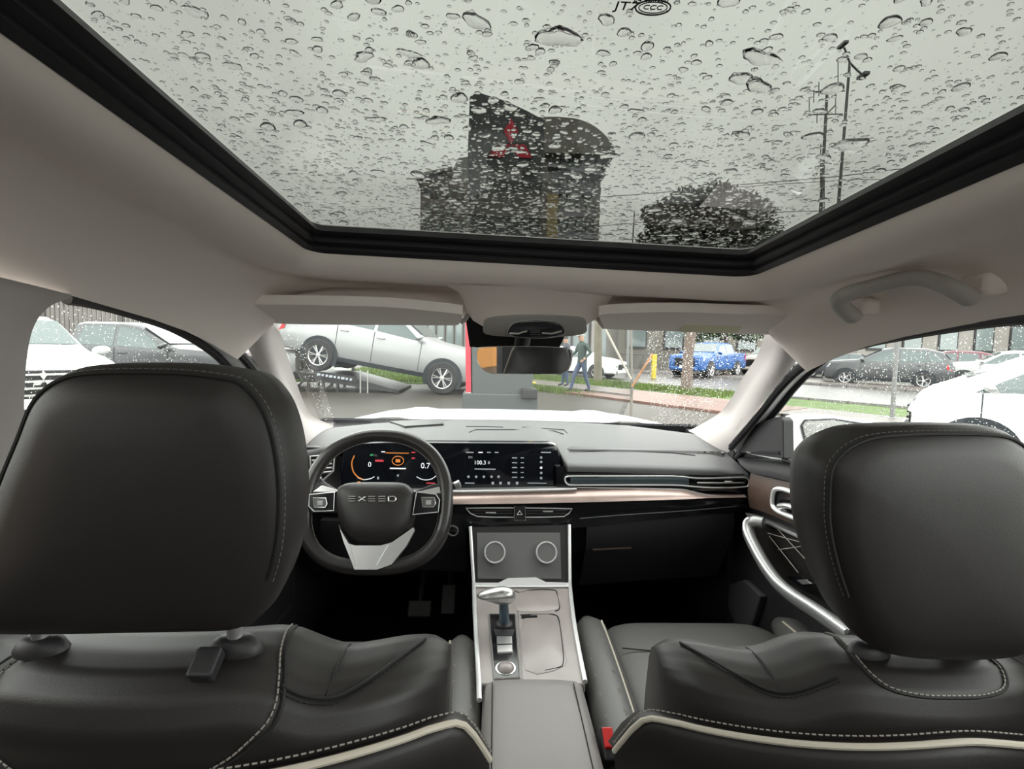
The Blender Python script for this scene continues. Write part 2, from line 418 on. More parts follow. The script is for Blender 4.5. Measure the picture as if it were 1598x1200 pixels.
for sx in (-1, 1):
    MB().prism([V((sx * .69, y, z)) for y, z in [(0.25, .4), (0.25, 1.10), (-0.75, 1.14), (-1.55, 1.15), (-1.55, .4)]], (sx * .04, 0, 0)).build('side_panel', M['black'], rear, smooth=0)
    MB().prism([V((sx * .68, y, z)) for y, z in [(-0.70, 1.12), (-0.55, 1.48), (-0.90, 1.49), (-1.25, 1.47), (-1.55, 1.15)]], (sx * .04, 0, 0)).build('rear_pillar', M['pillar'], rear, smooth=0)
MB().prism([V((-.62, -1.22, 1.50)), V((.62, -1.22, 1.50)), V((.66, -1.54, 1.14)), V((-.66, -1.54, 1.14))], (0, -.004, .004)).build('rear_pane', pane_mat('rear_dimming_glass', (0.5, 0.5, 0.5), 0.8), rear, smooth=0)  # unseen pane, added with a tint to dim light from behind the seats
MB().box((0, -1.18, 1.56), (1.36, 0.6, 0.03)).build('rear_headliner', M['liner'], rear, smooth=0)

# ------------------------------------------------------------------ rain on the glass
def drop_rows(n, rings, wob, seed, el):
    q = random.Random(seed); ph = [q.uniform(0, 6.28) for _ in range(4)]
    rad = [1 + wob * (0.5 * sin(2 * a + ph[0]) + 0.35 * sin(3 * a + ph[1]) + 0.25 * sin(5 * a + ph[2])) for a in [2 * pi * k / n for k in range(n)]]
    return [[V((el * rad[k] * s * cos(2 * pi * k / n), rad[k] * s * sin(2 * pi * k / n), h)) for k in range(n)] for s, h in rings]
RB = [(1.0, 0.0), (0.97, 0.16), (0.84, 0.34), (0.6, 0.47), (0.3, 0.53)]
RS = [(1.0, 0.0), (0.86, 0.30), (0.45, 0.50)]
def drop_faces(mb, rows):
    n = len(rows[0]); mb.loft(rows, close=True, caps=True)
variants = []
for i in range(10):
    mb = MB(); drop_faces(mb, drop_rows(14, RB, 0.10 + 0.035 * i, 40 + i, 1.0 + 0.11 * i))
    variants.append(mb)
slope = Matrix.Rotation(atan2(-0.075, 1), 3, 'X')
def pane_pt(x, y): return V((x, y, sealz(x, y) + 0.0494))
placed = []; base_me = []
for i, mb in enumerate(variants):
    me = bpy.data.meshes.new('raindrop'); me.from_pydata([tuple(p) for p in mb.v], [], mb.f)
    b = bmesh.new(); b.from_mesh(me); bmesh.ops.recalc_face_normals(b, faces=b.faces); b.to_mesh(me); b.free()
    me.polygons.foreach_set('use_smooth', [True] * len(me.polygons)); me.set_sharp_from_angle(angle=R(50))
    me.materials.append(M['water']); base_me.append(me)
off1 = OFF[win1.name]
tries = 0
while len(placed) < 300 and tries < 20000:
    tries += 1
    x, y = rnd.uniform(-0.415, 0.415), 0.36 + 0.65 * rnd.random() ** 1.15
    r = min(0.0105, max(0.0022, 0.0046 * math.exp(rnd.gauss(0, 0.42)))) * (0.85 + 0.25 * (y < 0.6))
    if any((x - a) ** 2 + (y - b) ** 2 < (1.25 * (r + c)) ** 2 for a, b, c in placed): continue
    placed.append((x, y, r))
    k = rnd.choice([0, 0, 1, 1, 2, 2, 3, 3, 4, 5, 6, 8, 9])
    o = bpy.data.objects.new('raindrop', base_me[k]); COL.objects.link(o); o.parent = win1
    o.location = pane_pt(x, y) - off1
    o.rotation_euler = (slope @ Euler((0, 0, rnd.gauss(0, 0.45))).to_matrix()).to_euler()
    o.scale = (r, r, r * rnd.uniform(0.75, 1.05))
def spray(mb, n, place, rmin, rmax, basis, seed, seg=7):
    q = random.Random(seed); bx, by, bz = basis
    for _ in range(n):
        p = place(q)
        if p is None: continue
        r = rmin + (rmax - rmin) * q.random() ** 2.6; el = q.uniform(0.9, 1.5)
        rows = drop_rows(seg, RS, 0.12, q.random(), el)
        mb.loft([[p + bx * (v.x * r) + by * (v.y * r) + bz * (v.z * r) for v in rw] for rw in rows], close=True, caps=True)
def roof_place(q):
    x, y = q.uniform(-0.418, 0.418), 0.33 + 0.68 * q.random() ** 0.8
    p = pane_pt(x, y)
    if any((x - a) ** 2 + (y - b) ** 2 < c * c for a, b, c in placed): return None
    return p
mb = MB(); spray(mb, 11000, roof_place, 0.0005, 0.0030, (V((1, 0, 0)), slope @ V((0, 1, 0)), slope @ V((0, 0, 1))), 5, 6)
mb.build('fine_raindrops', M['water'], win1, smooth=60, kind='stuff')
mb = MB(); _q = random.Random(77)
for _ in range(650):
    p = roof_place(_q); r = _q.uniform(0.0016, 0.0042); rows_ = drop_rows(10, RB, 0.22, _q.random(), _q.uniform(0.95, 1.6)); R_ = slope @ Matrix.Rotation(_q.gauss(0, 0.4), 3, 'Z')
    if p is None: continue
    mb.loft([[p + R_ @ (v * r) for v in rw] for rw in rows_], close=True, caps=True)
mb.build('small_raindrops', M['water'], win1, smooth=60, kind='stuff')
def side_place(s, zlo, zhi):
    def f(q):
        y, z = q.uniform(0.45, 1.5), q.uniform(1.09, 1.45)
        if z > interp([(0.3, 1.46), (0.7, 1.44), (0.94, 1.40), (1.14, 1.33), (1.3, 1.22), (1.5, 1.08)], y): return None
        return V((s * 0.7095, y, z))
    return f
mb = MB(); spray(mb, 14000, side_place(1, 0, 0), 0.0003, 0.0012, (V((0, 0, 1)), V((0, 1, 0)), V((1, 0, 0))), 6, 6)
mb.build('fine_raindrops', M['water'], win3, smooth=60, kind='stuff')
mb = MB(); spray(mb, 9000, side_place(-1, 0, 0), 0.0003, 0.0012, (V((0, 0, 1)), V((0, 1, 0)), V((-1, 0, 0))), 7, 6)
mb.build('fine_raindrops', M['water'], win4, smooth=60, kind='stuff')
# unwiped rain on the outer end of the windscreen
def screen_pt(u, t):
    yt, zt = 1.275 - 0.07 * u * u, 1.485 - 0.05 * u * u; yb, zb = 2.10 - 0.20 * u * u, 1.048
    return V(((0.60 + 0.10 * t) * u, yt + (yb - yt) * t + 0.003, zt + (zb - zt) * t + 0.02 * sin(pi * t) + 0.004))
def screen_place(q):
    t = q.uniform(0.05, 0.9); u = q.uniform(0.62 - 0.12 * (1 - t) + 0.18 * t, 0.99)
    if q.random() < 0.07: u = -q.uniform(0.93, 0.99)
    return screen_pt(u, t)
nrm = V((0, 0.45, 0.89)).normalized()
mb = MB(); spray(mb, 4200, screen_place, 0.0004, 0.0015, (V((1, 0, 0)), nrm.cross(V((1, 0, 0))), nrm), 8, 6)
mb.build('fine_raindrops', M['water'], win2, smooth=60, kind='stuff')
# printed mark on the roof glass, top of the view
mk = W(972, 11, 1); dY = (sealz(0, 0.4) + 0.04 - CAMP.z)
def roof_glass(px, py):
    d = ray(px, py); t = 0.3
    for _ in range(12):
        p = CAMP + d * t; t += (sealz(p.x, p.y) + 0.0425 - p.z) / (d.z + 0.075 * d.y + 0.028 * d.x)
    return CAMP + d * t
text_obj('etched_mark', 'JT7', 0.013, roof_glass(978, 10), (1, 0, 0), (0, -1, 0.0), M['ink'], win1, 0.0002)
text_obj('etched_mark', 'CCC', 0.007, roof_glass(1019, 12), (1, 0, 0), (0, -1, 0.0), M['ink'], win1, 0.0002)
c0 = roof_glass(1019, 12)
MB().tube([c0 + V((0.013 * cos(a), 0.0075 * sin(a), -0.075 * 0.0075 * sin(a))) for a in [2 * pi * k / 24 for k in range(24)]], 0.0006, 5, True).build('etched_mark', M['ink'], win1)
MB().tube([c0 + V((0.0105 * cos(a), 0.0055 * sin(a), -0.075 * 0.0055 * sin(a))) for a in [2 * pi * k / 24 for k in range(24)]], 0.0004, 5, True).build('etched_mark', M['ink'], win1)
text_obj('etched_mark', 'E4 43R-00', 0.006, roof_glass(1016, 1), (1, 0, 0), (0, -1, 0.0), M['ink'], win1, 0.0002)

# ================================================================== DASHBOARD
dash = thing('dashboard', 'wide black dashboard with twin displays, chrome vents and a pale trim strip', 'dashboard', (0.0, 1.6, 1.0))
far = [(505, 671, 1.80), (512, 668, 1.84), (580, 661, 1.93), (660, 656, 2.0), (740, 655, 2.05), (820, 656, 2.05), (900, 659, 2.02), (980, 664, 1.95), (1082, 677, 1.85), (1098, 684, 1.79)]
near = [(474, 706, 1.50), (500, 700, 1.51), (545, 692, 1.51), (640, 690, 1.52), (740, 690, 1.53), (866, 691, 1.53), (886, 726, 1.47), (1010, 729, 1.47), (1120, 733, 1.47), (1170, 741, 1.47)]
Fp, Np = [W(*a) for a in far], [W(*a) for a in near]
cols = []
for i in range(len(Fp) - 1):
    for k in range(5):
        t = k / 5; cols.append((Fp[i].lerp(Fp[i + 1], t), Np[i].lerp(Np[i + 1], t)))
cols.append((Fp[-1], Np[-1]))
def pad(c, t): a, b = c; p = a.lerp(b, t); p.z += 0.010 * sin(pi * t); return p
rows = [[pad(c, 0) + V((0, 0.06, -0.05)) for c in cols]] + [[pad(c, t) for c in cols] for t in (0, 0.12, 0.25, 0.4, 0.55, 0.7, 0.85, 0.95, 1.0)]
rows += [[pad(c, 1) + V((0, -0.006, -0.006)) for c in cols], [pad(c, 1) + V((0, -0.004, -0.018)) for c in cols], [pad(c, 1) + V((0, 0.05, -0.024)) for c in cols]]
MB().loft(rows).build('soft_pad', M['dash'], dash, smooth=60)
# raised line around the defroster and the sewn line of the pad
from mathutils.bvhtree import BVHTree
_pm = MB().loft(rows)
_pb = BVHTree.FromPolygons([tuple(p) for p in _pm.v], _pm.f)
def padpt(px, py):
    """point on the soft pad under a pixel"""
    d = ray(px, py).normalized(); h = _pb.ray_cast(CAMP, d)
    return (h[0] if h[0] is not None else CAMP + d * 1.7) + V((0, 0, 0.001))
for line in ([(727, 666), (760, 666), (785, 667)], [(815, 667), (850, 669), (880, 671), (885, 676)], [(732, 675), (742, 671), (800, 671), (865, 673), (880, 678)], [(888, 704), (960, 704), (1050, 707), (1085, 711)]):
    MB().tube([padpt(*p) for p in line], 0.0014, 5).build('pad_seam', M['seam'], dash)
q = [padpt(608, 660), padpt(690, 656), padpt(692, 664), padpt(632, 668)]
MB().prism(q, (0, 0, 0.006)).build('defroster_vent', M['black'], dash, smooth=0)
for pts_, nm in (([(1084, 705), (1128, 708)], 'corner_vent'),):
    a, b = padpt(*pts_[0]), padpt(*pts_[1])
    MB().box((a + b) / 2, ((b - a).length, 0.035, 0.004)).build('corner_vent', M['black'], dash, smooth=0, bevel=0.001)
    for k in range(6):
        MB().box(a.lerp(b, 0.3 + 0.13 * k) + V((0, -0.006, 0.003)), (0.005, 0.016, 0.003)).build('vent_slot', M['silver' if k % 2 else 'matte'], dash, smooth=0)
a, b = padpt(482, 699), padpt(496, 697)
MB().box((a + b) / 2, (0.05, 0.03, 0.004)).build('corner_vent', M['black'], dash, smooth=0)
# main body below the pad
sec = [(1.56, 1.035), (1.55, 0.99), (1.535, 0.93), (1.50, 0.89), (1.53, 0.86), (1.56, 0.74), (1.70, 0.60), (1.95, 0.55), (1.98, 1.06), (1.6, 1.06)]
MB().loft([[V((x, y, z)) for y, z in sec] for x in (-0.68, -0.3, 0.0, 0.3, 0.655)], close=True, caps=True).build('body', M['black'], dash, smooth=30)
def ribbon(top, bot, Yt, bulge, name, m, parent, n=5, depth=0.03, sm=60, dt=0.0):
    T, B = curve([W(x, y, Yt + dt) for x, y in top], 5), curve([W(x, y, Yt) for x, y in bot], 5)
    rows = [[t.lerp(b, i / (n - 1)) + V((0, -bulge * sin(pi * i / (n - 1)), 0)) for t, b in zip(T, B)] for i in range(n)]
    rows = [[p + V((0, depth, 0)) for p in rows[0]]] + rows + [[p + V((0, depth, 0)) for p in rows[-1]]]
    return MB().loft(rows).build(name, m, parent, smooth=sm)
# dark band with the long outlet on the passenger side
ribbon([(868, 728), (1010, 731), (1120, 735), (1170, 743)], [(868, 768), (1010, 766), (1120, 766), (1170, 772)], 1.475, 0.002, 'outlet_band', M['gloss'], dash)
# chrome loop of the long outlet
lp = [(884, 744), (900, 743), (960, 743), (1050, 743), (1085, 746), (1120, 746), (1160, 745), (1168, 749), (1168, 756), (1160, 760), (1110, 761), (1080, 759), (1050, 757), (960, 757), (900, 757), (887, 756), (882, 750)]
MB().tube(curve([W(x, y, 1.462) for x, y in lp], 3, True), 0.0022, 6, True).build('outlet_chrome', M['edge'], dash)
MB().tube(curve([W(x, y, 1.465) for x, y in [(900, 761), (1050, 763), (1080, 767), (1110, 773), (1163, 773)]], 4), 0.0016, 5).build('outlet_chrome', M['edge'], dash)
ribbon([(890, 746), (960, 745), (1050, 745), (1075, 747)], [(890, 755), (960, 755), (1050, 755), (1075, 757)], 1.468, 0.001, 'outlet_panel', mat('outlet_steel_blue', (0.09, 0.115, 0.13), 0.3, metal=0.5), dash)
for k in range(3):
    y0 = 740.5 + 6.5 * k
    MB().tube([W(1076 + 6 * k, y0, 1.463), W(1120, y0 + 0.3, 1.461), W(1162, y0 - 0.2, 1.461)], 0.0016, 5, flat=1.5).build('vent_slat', M['black' if k != 2 else 'silver'], dash)
MB().box(W(1137, 752, 1.457), (0.022, 0.006, 0.005)).build('vent_tab', M['edge'], dash, bevel=0.001)
# pale trim strip sweeping across under the displays
ribbon([(540, 770), (700, 769), (860, 766), (980, 763), (1058, 764), (1085, 769), (1110, 774), (1164, 774)], [(540, 786), (700, 787), (860, 785), (977, 782), (1070, 779), (1090, 778), (1112, 777), (1164, 776)], 1.440, 0.006, 'trim_strip', M['trim'], dash, n=9, dt=0.025)
ribbon([(540, 766), (700, 766), (860, 763), (900, 762)], [(540, 770), (700, 770), (860, 767), (900, 765)], 1.455, 0.002, 'trim_edge', M['silver'], dash)
ribbon([(540, 787), (700, 788), (860, 786), (977, 783), (1070, 780), (1166, 777)], [(540, 822), (700, 824), (860, 826), (980, 815), (1070, 806), (1166, 796)], 1.458, 0.003, 'lower_band', M['gloss'], dash)
for k, yy in enumerate((0, 4)):
    MB().tube(curve([W(x, y + yy, 1.452) for x, y in [(905, 805), (980, 799), (1070, 793), (1150, 786)]], 4), 0.0012, 5).build('band_groove', M['silver' if k else 'matte'], dash)
# centre outlets
for s in (0, 1):
    if s == 0: lp = [(727, 793), (760, 792.5), (802, 792.5), (802, 807), (770, 807), (745, 806), (734, 801)]
    else: lp = [(820, 792.5), (860, 793), (893, 794), (888, 801), (880, 806), (850, 807), (820, 807)]
    pts = [W(x, y, 1.450) for x, y in lp]
    MB().prism([p + V((0, 0.004, 0)) for p in pts], (0, 0.01, 0)).build('vent_mouth', M['matte'], dash, smooth=0)
    MB().tube(pts, 0.0017, 5, True).build('vent_chrome', M['edge'], dash)
    for k in range(2):
        xa, xb = (738, 800) if s == 0 else (822, 884)
        MB().tube([W(xa, 797 + 4.5 * k, 1.452), W(xb, 797 + 4.5 * k, 1.452)], 0.0013, 5, flat=2).build('vent_slat', M['black'], dash)
    cx = 766 if s == 0 else 855
    MB().box(W(cx, 800 if s == 0 else 798, 1.446), (0.03, 0.005, 0.004)).build('vent_tab', M['silver'], dash, bevel=0.001)
c = W(811, 801, 1.448)
hz = MB().box(c, (0.030, 0.010, 0.040)).build('hazard_button', M['gloss'], dash, smooth=0, bevel=0.003)
MB().tube([W(803, 790, 1.443), W(820, 790, 1.443), W(820, 812, 1.443), W(803, 812, 1.443)], 0.001, 5, True).build('button_edge', M['silver'], hz)
MB().tube([W(811, 797, 1.442), W(815, 803, 1.442), W(807, 803, 1.442)], 0.0009, 5, True).build('triangle_mark', M['txt_w'], hz)
MB().tube(curve([W(x, y, 1.455) for x, y in [(728, 812), (770, 820), (812, 822), (855, 820), (892, 810)]], 4), 0.002, 6).build('lower_lip', M['black'], dash)
# display housing
hs = [(532, 768), (530, 730), (536, 702), (548, 692), (600, 690), (700, 690.5), (800, 691), (858, 691.5), (868, 695), (872, 704), (878, 735), (877, 760), (868, 767), (800, 768), (700, 769), (600, 769)]
ps = [W(x, y, 1.488) for x, y in hs]
tw = MB().pillow(ps, (0, 1, 0), [(0, 0), (0.97, 0), (0.99, 0.002), (1.0, 0.006), (1.0, 0.035), (0.9, 0.04), (0, 0.04)]).build('display_housing', M['screen'], dash, smooth=30)
YS = 1.486
def at(px, py): return W(px, py, YS)
def bar(px, py, wpx, hpx, m, nm='screen_mark', par=None):
    k = YS / FPX
    MB().box(at(px, py), (wpx * k, 0.0012, hpx * k)).build(nm, m, par or tw, smooth=0)
def stext(s, px, py, hpx, m, nm='screen_text'):
    text_obj(nm, s, hpx * YS / FPX * 1.35, at(px, py) + V((0, -0.001, 0)), (1, 0, 0), (0, 0, 1), m, tw)
# driver display
stext('0', 577, 725, 8, M['txt_w']); stext('0.7', 664, 727, 9, M['txt_w'])
bar(592, 719, 13, 3, M['txt_r']); bar(621, 731, 25, 2, M['txt_w']); bar(620, 707, 36, 1.2, M['txt_o']); bar(598, 705, 6, 1.5, M['txt_w']); bar(645, 706, 6, 1.5, M['txt_r']); bar(645, 715, 5, 2, M['txt_r'])
bar(580, 710, 5, 2.5, M['txt_n']); bar(621, 742, 3, 3, M['txt_g']); bar(590, 746, 3, 4, M['txt_g']); bar(560, 752, 5, 1.5, M['txt_o']); bar(672, 754, 14, 1.5, M['txt_r'])
MB().tube([at(621 + 9 * cos(a) * (0.8 if False else 1), 719 + 7 * sin(a)) for a in [2 * pi * k / 16 for k in range(16)]], 0.0010, 5, True).build('screen_mark', M['txt_o'], tw)
bar(621, 719, 7, 5, M['txt_o'])
MB().tube(curve([at(x, y) for x, y in [(553, 711), (549, 722), (551, 735), (558, 744), (566, 748)]], 4), 0.0016, 5).build('gauge_arc', M['txt_o'], tw)
MB().tube(curve([at(x, y) for x, y in [(558, 745), (567, 748.5), (578, 747), (584, 744)]], 4), 0.0012, 5).build('gauge_arc', M['txt_w'], tw)
MB().tube(curve([at(x, y) for x, y in [(650, 744), (660, 748.5), (672, 748), (680, 743)]], 4), 0.0010, 5).build('gauge_arc', M['txt_w'], tw)
# central touch display: radio page
stext('100.3', 749, 722, 6.5, M['txt_w']); bar(763, 722, 3, 4, M['txt_g'])
stext('FM', 734, 714, 4, M['txt_g'])
for px_, wd in ((733, 12), (750, 7), (763, 6), (775, 6), (852, 16)): bar(px_, 706, wd, 1.6, M['txt_w'] if px_ == 750 else M['txt_g'])
bar(757, 732, 33, 1.6, M['txt_g'])
for k in range(5):
    bar(803, 714.5 + 7.6 * k, 8, 1.6, M['txt_g']); bar(815, 714.5 + 7.6 * k, 5, 1.3, M['txt_g'])
for k, yy in enumerate((714, 721, 730, 738, 746)): bar(844.5, yy, 3.4, 3.4, M['txt_w'] if k == 2 else M['txt_g'])
for k, xx in enumerate((731, 743, 755, 767, 778)):
    MB().lathe([(0, 0), (0.004, 0), (0.004, 0.001), (0, 0.001)], at(xx, 744), (0, 1, 0), 8).build('screen_icon', M['txt_g'], tw)
for xx in (769, 781, 794, 807): bar(xx, 754, 4, 4, M['txt_g'])
bar(733, 754, 15, 1.4, M['txt_g']); bar(838, 754, 30, 1.2, M['txt_g'])
# glove box and lower panels
gb = [W(916, 815, 1.475), W(1000, 809, 1.475), W(1080, 804, 1.475), W(1146, 801, 1.475)]
def drop(p, dy, dz): return p + V((0, dy, dz))
MB().loft([[drop(p, 0.05, 0.0) for p in gb], gb, [drop(p, -0.004, -0.02) for p in gb], [drop(p, 0.006, -0.075) for p in gb], [drop(p, 0.035, -0.13) for p in gb], [drop(p, 0.10, -0.24) for p in gb], [drop(p, 0.2, -0.25) for p in gb]]).build('glove_box', M['black'], dash, smooth=50)
MB().tube([W(925, 858, 1.475), W(985, 855, 1.475)], 0.003, 6).build('glove_box_latch', M['doorwood'], dash)
kb = [W(x, y, 1.48) for x, y in [(500, 812), (600, 815), (728, 822)]]
MB().loft([[drop(p, 0.03, 0.0) for p in kb], kb, [drop(p, 0.0, -0.03) for p in kb], [drop(p, 0.05, -0.16) for p in kb], [drop(p, 0.18, -0.2) for p in kb]]).build('knee_panel', M['black'], dash, smooth=50)
sp_ = W(707, 828, 1.455)
sb = MB().lathe([(0, 0.0), (0.012, 0.0), (0.0145, 0.002), (0.0145, 0.02), (0, 0.02)], sp_, (0, 1, 0), 18).build('start_button', M['gloss'], dash)
MB().tube([sp_ + V((0.0145 * cos(a), -0.001, 0.0145 * sin(a))) for a in [2 * pi * k / 20 for k in range(20)]], 0.0016, 6, True).build('button_ring', M['silver'], sb)
dv = [(484, 712), (500, 711), (522, 712), (520, 735), (503, 750), (486, 748)]
pts = [W(x, y, 1.47) for x, y in dv]
MB().prism(pts, (0, 0.02, 0)).build('vent_mouth', M['matte'], dash, smooth=0)
MB().tube(pts, 0.0025, 6, True).build('vent_chrome', M['edge'], dash)
for k in range(4): MB().tube([W(487, 719 + 7 * k, 1.467), W(518, 718 + 6 * k, 1.467)], 0.0018, 5, flat=1.8).build('vent_slat', M['silver'], dash)

# ================================================================== CENTRE CONSOLE
CPp, CPn = V((0, 1.36, 0.744)), V((0, -0.0528, 1)).normalized()
def CP(px, py, h=0.0): p = WP(px, py, CPp, CPn); return p + CPn * h
con = thing('centre_console', 'pale satin centre console with silver edges between the front seats', 'console', (0.02, 1.15, 0.40))
ol = [CP(740, 914), CP(889, 914), CP(894, 960), CP(902, 1010), CP(914, 1068), CP(747, 1068), CP(744, 1010), CP(741, 960)]
MB().prism(ol, (0, 0, -0.02)).build('top_plate', M['wood'], con, smooth=0, bevel=0.004)
low = [p + V((0, 0, -0.021)) for p in ol]
MB().prism(low, (0, 0, -0.33)).build('body', M['black'], con, smooth=0, bevel=0.01)
# upright part with the speaker panel
FT, FB = 1.445, 1.375
fq = [W(734, 824, FT), W(888, 820, FT), W(889, 912, FB), W(740, 912, FB)]
MB().prism([p + V((0, 0.004, 0)) for p in fq], (0, 0.10, 0)).build('upright', M['black'], con, smooth=0)
def FPt(px, py, o=0.0):
    n = V((0, -(fq[0].z - fq[3].z), -(FB - FT))).normalized()  # faces the rear seats
    n = V((0, -1, -(FT - FB) / (fq[0].z - fq[3].z) * -1)).normalized()
    n = V((0, -(fq[0].z - fq[3].z), (FT - FB))).normalized()
    return WP(px, py, fq[0], n) + n * o
MB().prism([FPt(x, y, 0.003) for x, y in [(744, 832), (874, 832), (876, 904), (745, 904)]], (0, 0.006, 0)).build('speaker_panel', M['speaker'], con, smooth=0, bevel=0.002)
fn = V((0, -(fq[0].z - fq[3].z), (FT - FB))).normalized()
for cx, cy in ((772, 863), (852, 863)):
    o_ = FPt(cx, cy, 0.003)
    kn = MB().lathe([(0.024, 0), (0.0255, 0.012), (0.025, 0.016), (0, 0.016)], o_, fn, 28).build('dial', M['speaker'], con, smooth=30)
    MB().lathe([(0.0255, 0.010), (0.0305, 0.012), (0.0305, 0.016), (0.0275, 0.019), (0.0255, 0.017)], o_, fn, 32, True).build('dial_ring', M['edge'], kn, smooth=50)
for a_, b_ in (((734, 822), (739.5, 912)), ((888, 819), (889, 912))):
    MB().tube([FPt(a_[0], a_[1], 0.006), FPt(b_[0], b_[1], 0.006)], 0.0048, 8).build('edge_strip', M['edge'], con)
for line in ([(739.5, 912), (741, 960), (744, 1010), (747, 1062), (748, 1095)], [(889, 912), (894, 960), (902, 1010), (913, 1066)]):
    MB().tube(curve([CP(x, y, 0.003) for x, y in line], 4), 0.0052, 8).build('edge_strip', M['edge'], con)
cb = [(740, 917), (740, 911), (778, 911), (792, 904), (836, 902.5), (852, 910), (889, 911), (889, 917), (850, 917.5), (780, 917.5)]
MB().prism([CP(x, y, 0.006) + V((0, -0.004, 0)) for x, y in cb], (0, 0.008, -0.012)).build('cross_bar', M['edge'], con, smooth=0, bevel=0.002)
# lids
def plate(pts, h, name, m, n=6):
    ps = curve([CP(x, y, 0.0) for x, y in pts], 3, True) if n else [CP(x, y) for x, y in pts]
    return MB().pillow(ps, -CPn, [(0, -h), (0.97, -h), (1.0, -h * 0.5), (1.0, 0.004), (0, 0.004)]).build(name, m, con, smooth=40)
def gap(pts, r=0.0016, m='seam'): MB().tube(curve([CP(x, y, 0.0005) for x, y in pts], 4), r, 5).build('lid_gap', M[m], con)
plate([(806, 926), (864, 923), (872, 950), (808, 953)], 0.0015, 'lid', M['wood'])
gap([(803, 922), (812, 925), (830, 921), (864, 921), (869, 927), (873, 949), (866, 954)])
plate([(818, 965), (868, 962), (880, 1010), (880, 1040), (820, 1046)], 0.0015, 'lid', M['wood'])
gap([(812, 960), (850, 959), (866, 960), (872, 968), (878, 1010), (879, 1035), (872, 1042), (850, 1047)], 0.0018)
MB().tube([CP(814, 964, 0.002), CP(838, 963, 0.002)], 0.0042, 7, flat=0.6).build('lid_latch', M['matte'], con)
gap([(808, 953), (811, 1000), (815, 1060)], 0.0012, 'silver')
# shifter well
gq = [CP(x, y) for x, y in [(763, 960), (804, 960), (811, 1059), (771, 1061)]]
MB().prism([p + V((0, 0, 0.002)) for p in gq], (0, 0, -0.006)).build('shift_gate', M['gloss'], con, smooth=0, bevel=0.002)
MB().tube([p + V((0, 0, 0.002)) for p in gq], 0.0018, 5, True).build('gate_edge', M['silver'], con)
MB().prism([CP(x, y, 0.006) for x, y in [(775, 996), (799, 996), (800, 1021), (776, 1022)]], (0, 0, -0.006)).build('park_button', M['silver'], con, smooth=0, bevel=0.002)
MB().tube([CP(776, 1010, 0.0065), CP(799, 1009, 0.0065)], 0.001, 5).build('button_line', M['matte'], con)
MB().prism([CP(x, y, 0.004) for x, y in [(770, 984), (803, 984), (800, 995), (774, 995)]], (0, 0, -0.004)).build('mode_button', M['black'], con, smooth=0, bevel=0.002)
o_ = CP(789, 1044)
MB().lathe([(0.0, 0.010), (0.010, 0.0095), (0.0165, 0.006), (0.018, 0.001), (0.018, -0.004), (0, -0.004)], o_, CPn, 24).build('round_dial', M['wood'], con, smooth=60)
MB().lathe([(0.018, -0.002), (0.0205, -0.002), (0.0205, 0.003), (0.018, 0.003)], o_, CPn, 24, True).build('dial_ring', M['chrome'], con, smooth=60)
# gear lever
lv = thing('gear_lever', 'short gear lever with a glossy silver side-facing grip on the console', 'gear lever', CP(787, 976))
b0 = CP(787, 976); YL = b0.y
MB().lathe([(0.020, 0), (0.019, 0.006), (0.012, 0.010), (0, 0.010)], b0, CPn, 18).build('boot', M['black'], lv, smooth=50)
k0 = W(786, 938, YL + 0.005)
MB().tube([b0, b0.lerp(k0, 0.5), k0], lambda t: 0.0125 - 0.002 * t, 12).build('shaft', mat('blue_grey_steel', (0.10, 0.14, 0.18), 0.25, metal=0.7), lv)
kp = [(746, 934), (746, 928), (765, 921), (785, 918), (800, 922), (805, 932), (800, 941), (782, 943), (765, 939)]
MB().pillow(curve([W(x, y, YL - 0.006) for x, y in kp], 3, True), (0, 1, 0), [(0, -0.016), (0.5, -0.014), (0.85, -0.008), (1, 0.004), (0.9, 0.016), (0.5, 0.024), (0, 0.026)]).build('grip', M['silver'], lv, smooth=80)
MB().tube([W(748, 931, YL - 0.022), W(768, 927, YL - 0.024), W(786, 925, YL - 0.022)], 0.003, 6).build('grip_insert', M['chrome'], lv)
# armrest lid
arm = thing('armrest', 'grey padded armrest lid with two sewn seams behind the console', 'armrest', (0.012, 0.75, 0.5))
fl, frr = CP(752, 1066), CP(913, 1066)
ZA = fl.z + 0.012
rows = []
for y, dz in ((fl.y + 0.006, -0.10), (fl.y + 0.004, -0.02), (fl.y - 0.004, -0.004), (fl.y - 0.03, 0.0), (0.85, 0.002), (0.7, 0.002), (0.5, 0.0), (0.46, -0.02), (0.455, -0.1)):
    xa, xb = fl.x + 0.002, frr.x - 0.002
    row = []
    for u, h in ((0, -0.12), (0, -0.03), (0.03, -0.010), (0.09, -0.001), (0.25, 0.002), (0.5, 0.003), (0.75, 0.002), (0.91, -0.001), (0.97, -0.010), (1, -0.03), (1, -0.12)):
        row.append(V((xa + (xb - xa) * u, y, ZA + h + dz)))
    rows.append(row)
MB().loft(rows, caps=True).build('lid', mat('armrest_leather', (0.25, 0.232, 0.226), 0.5, bump=(1100, 0.08, 'v')), arm, smooth=60)
for u in (0.1, 0.87):
    x = fl.x + (frr.x - fl.x) * u
    MB().tube([V((x, y, ZA + 0.002)) for y in (fl.y - 0.02, 0.8, 0.5)], 0.0011, 5).build('seam', M['seam'], arm)
MB().box((0.014, 0.73, 0.53), (0.19, 0.5, 0.22)).build('box', M['black'], arm, smooth=0, bevel=0.01)

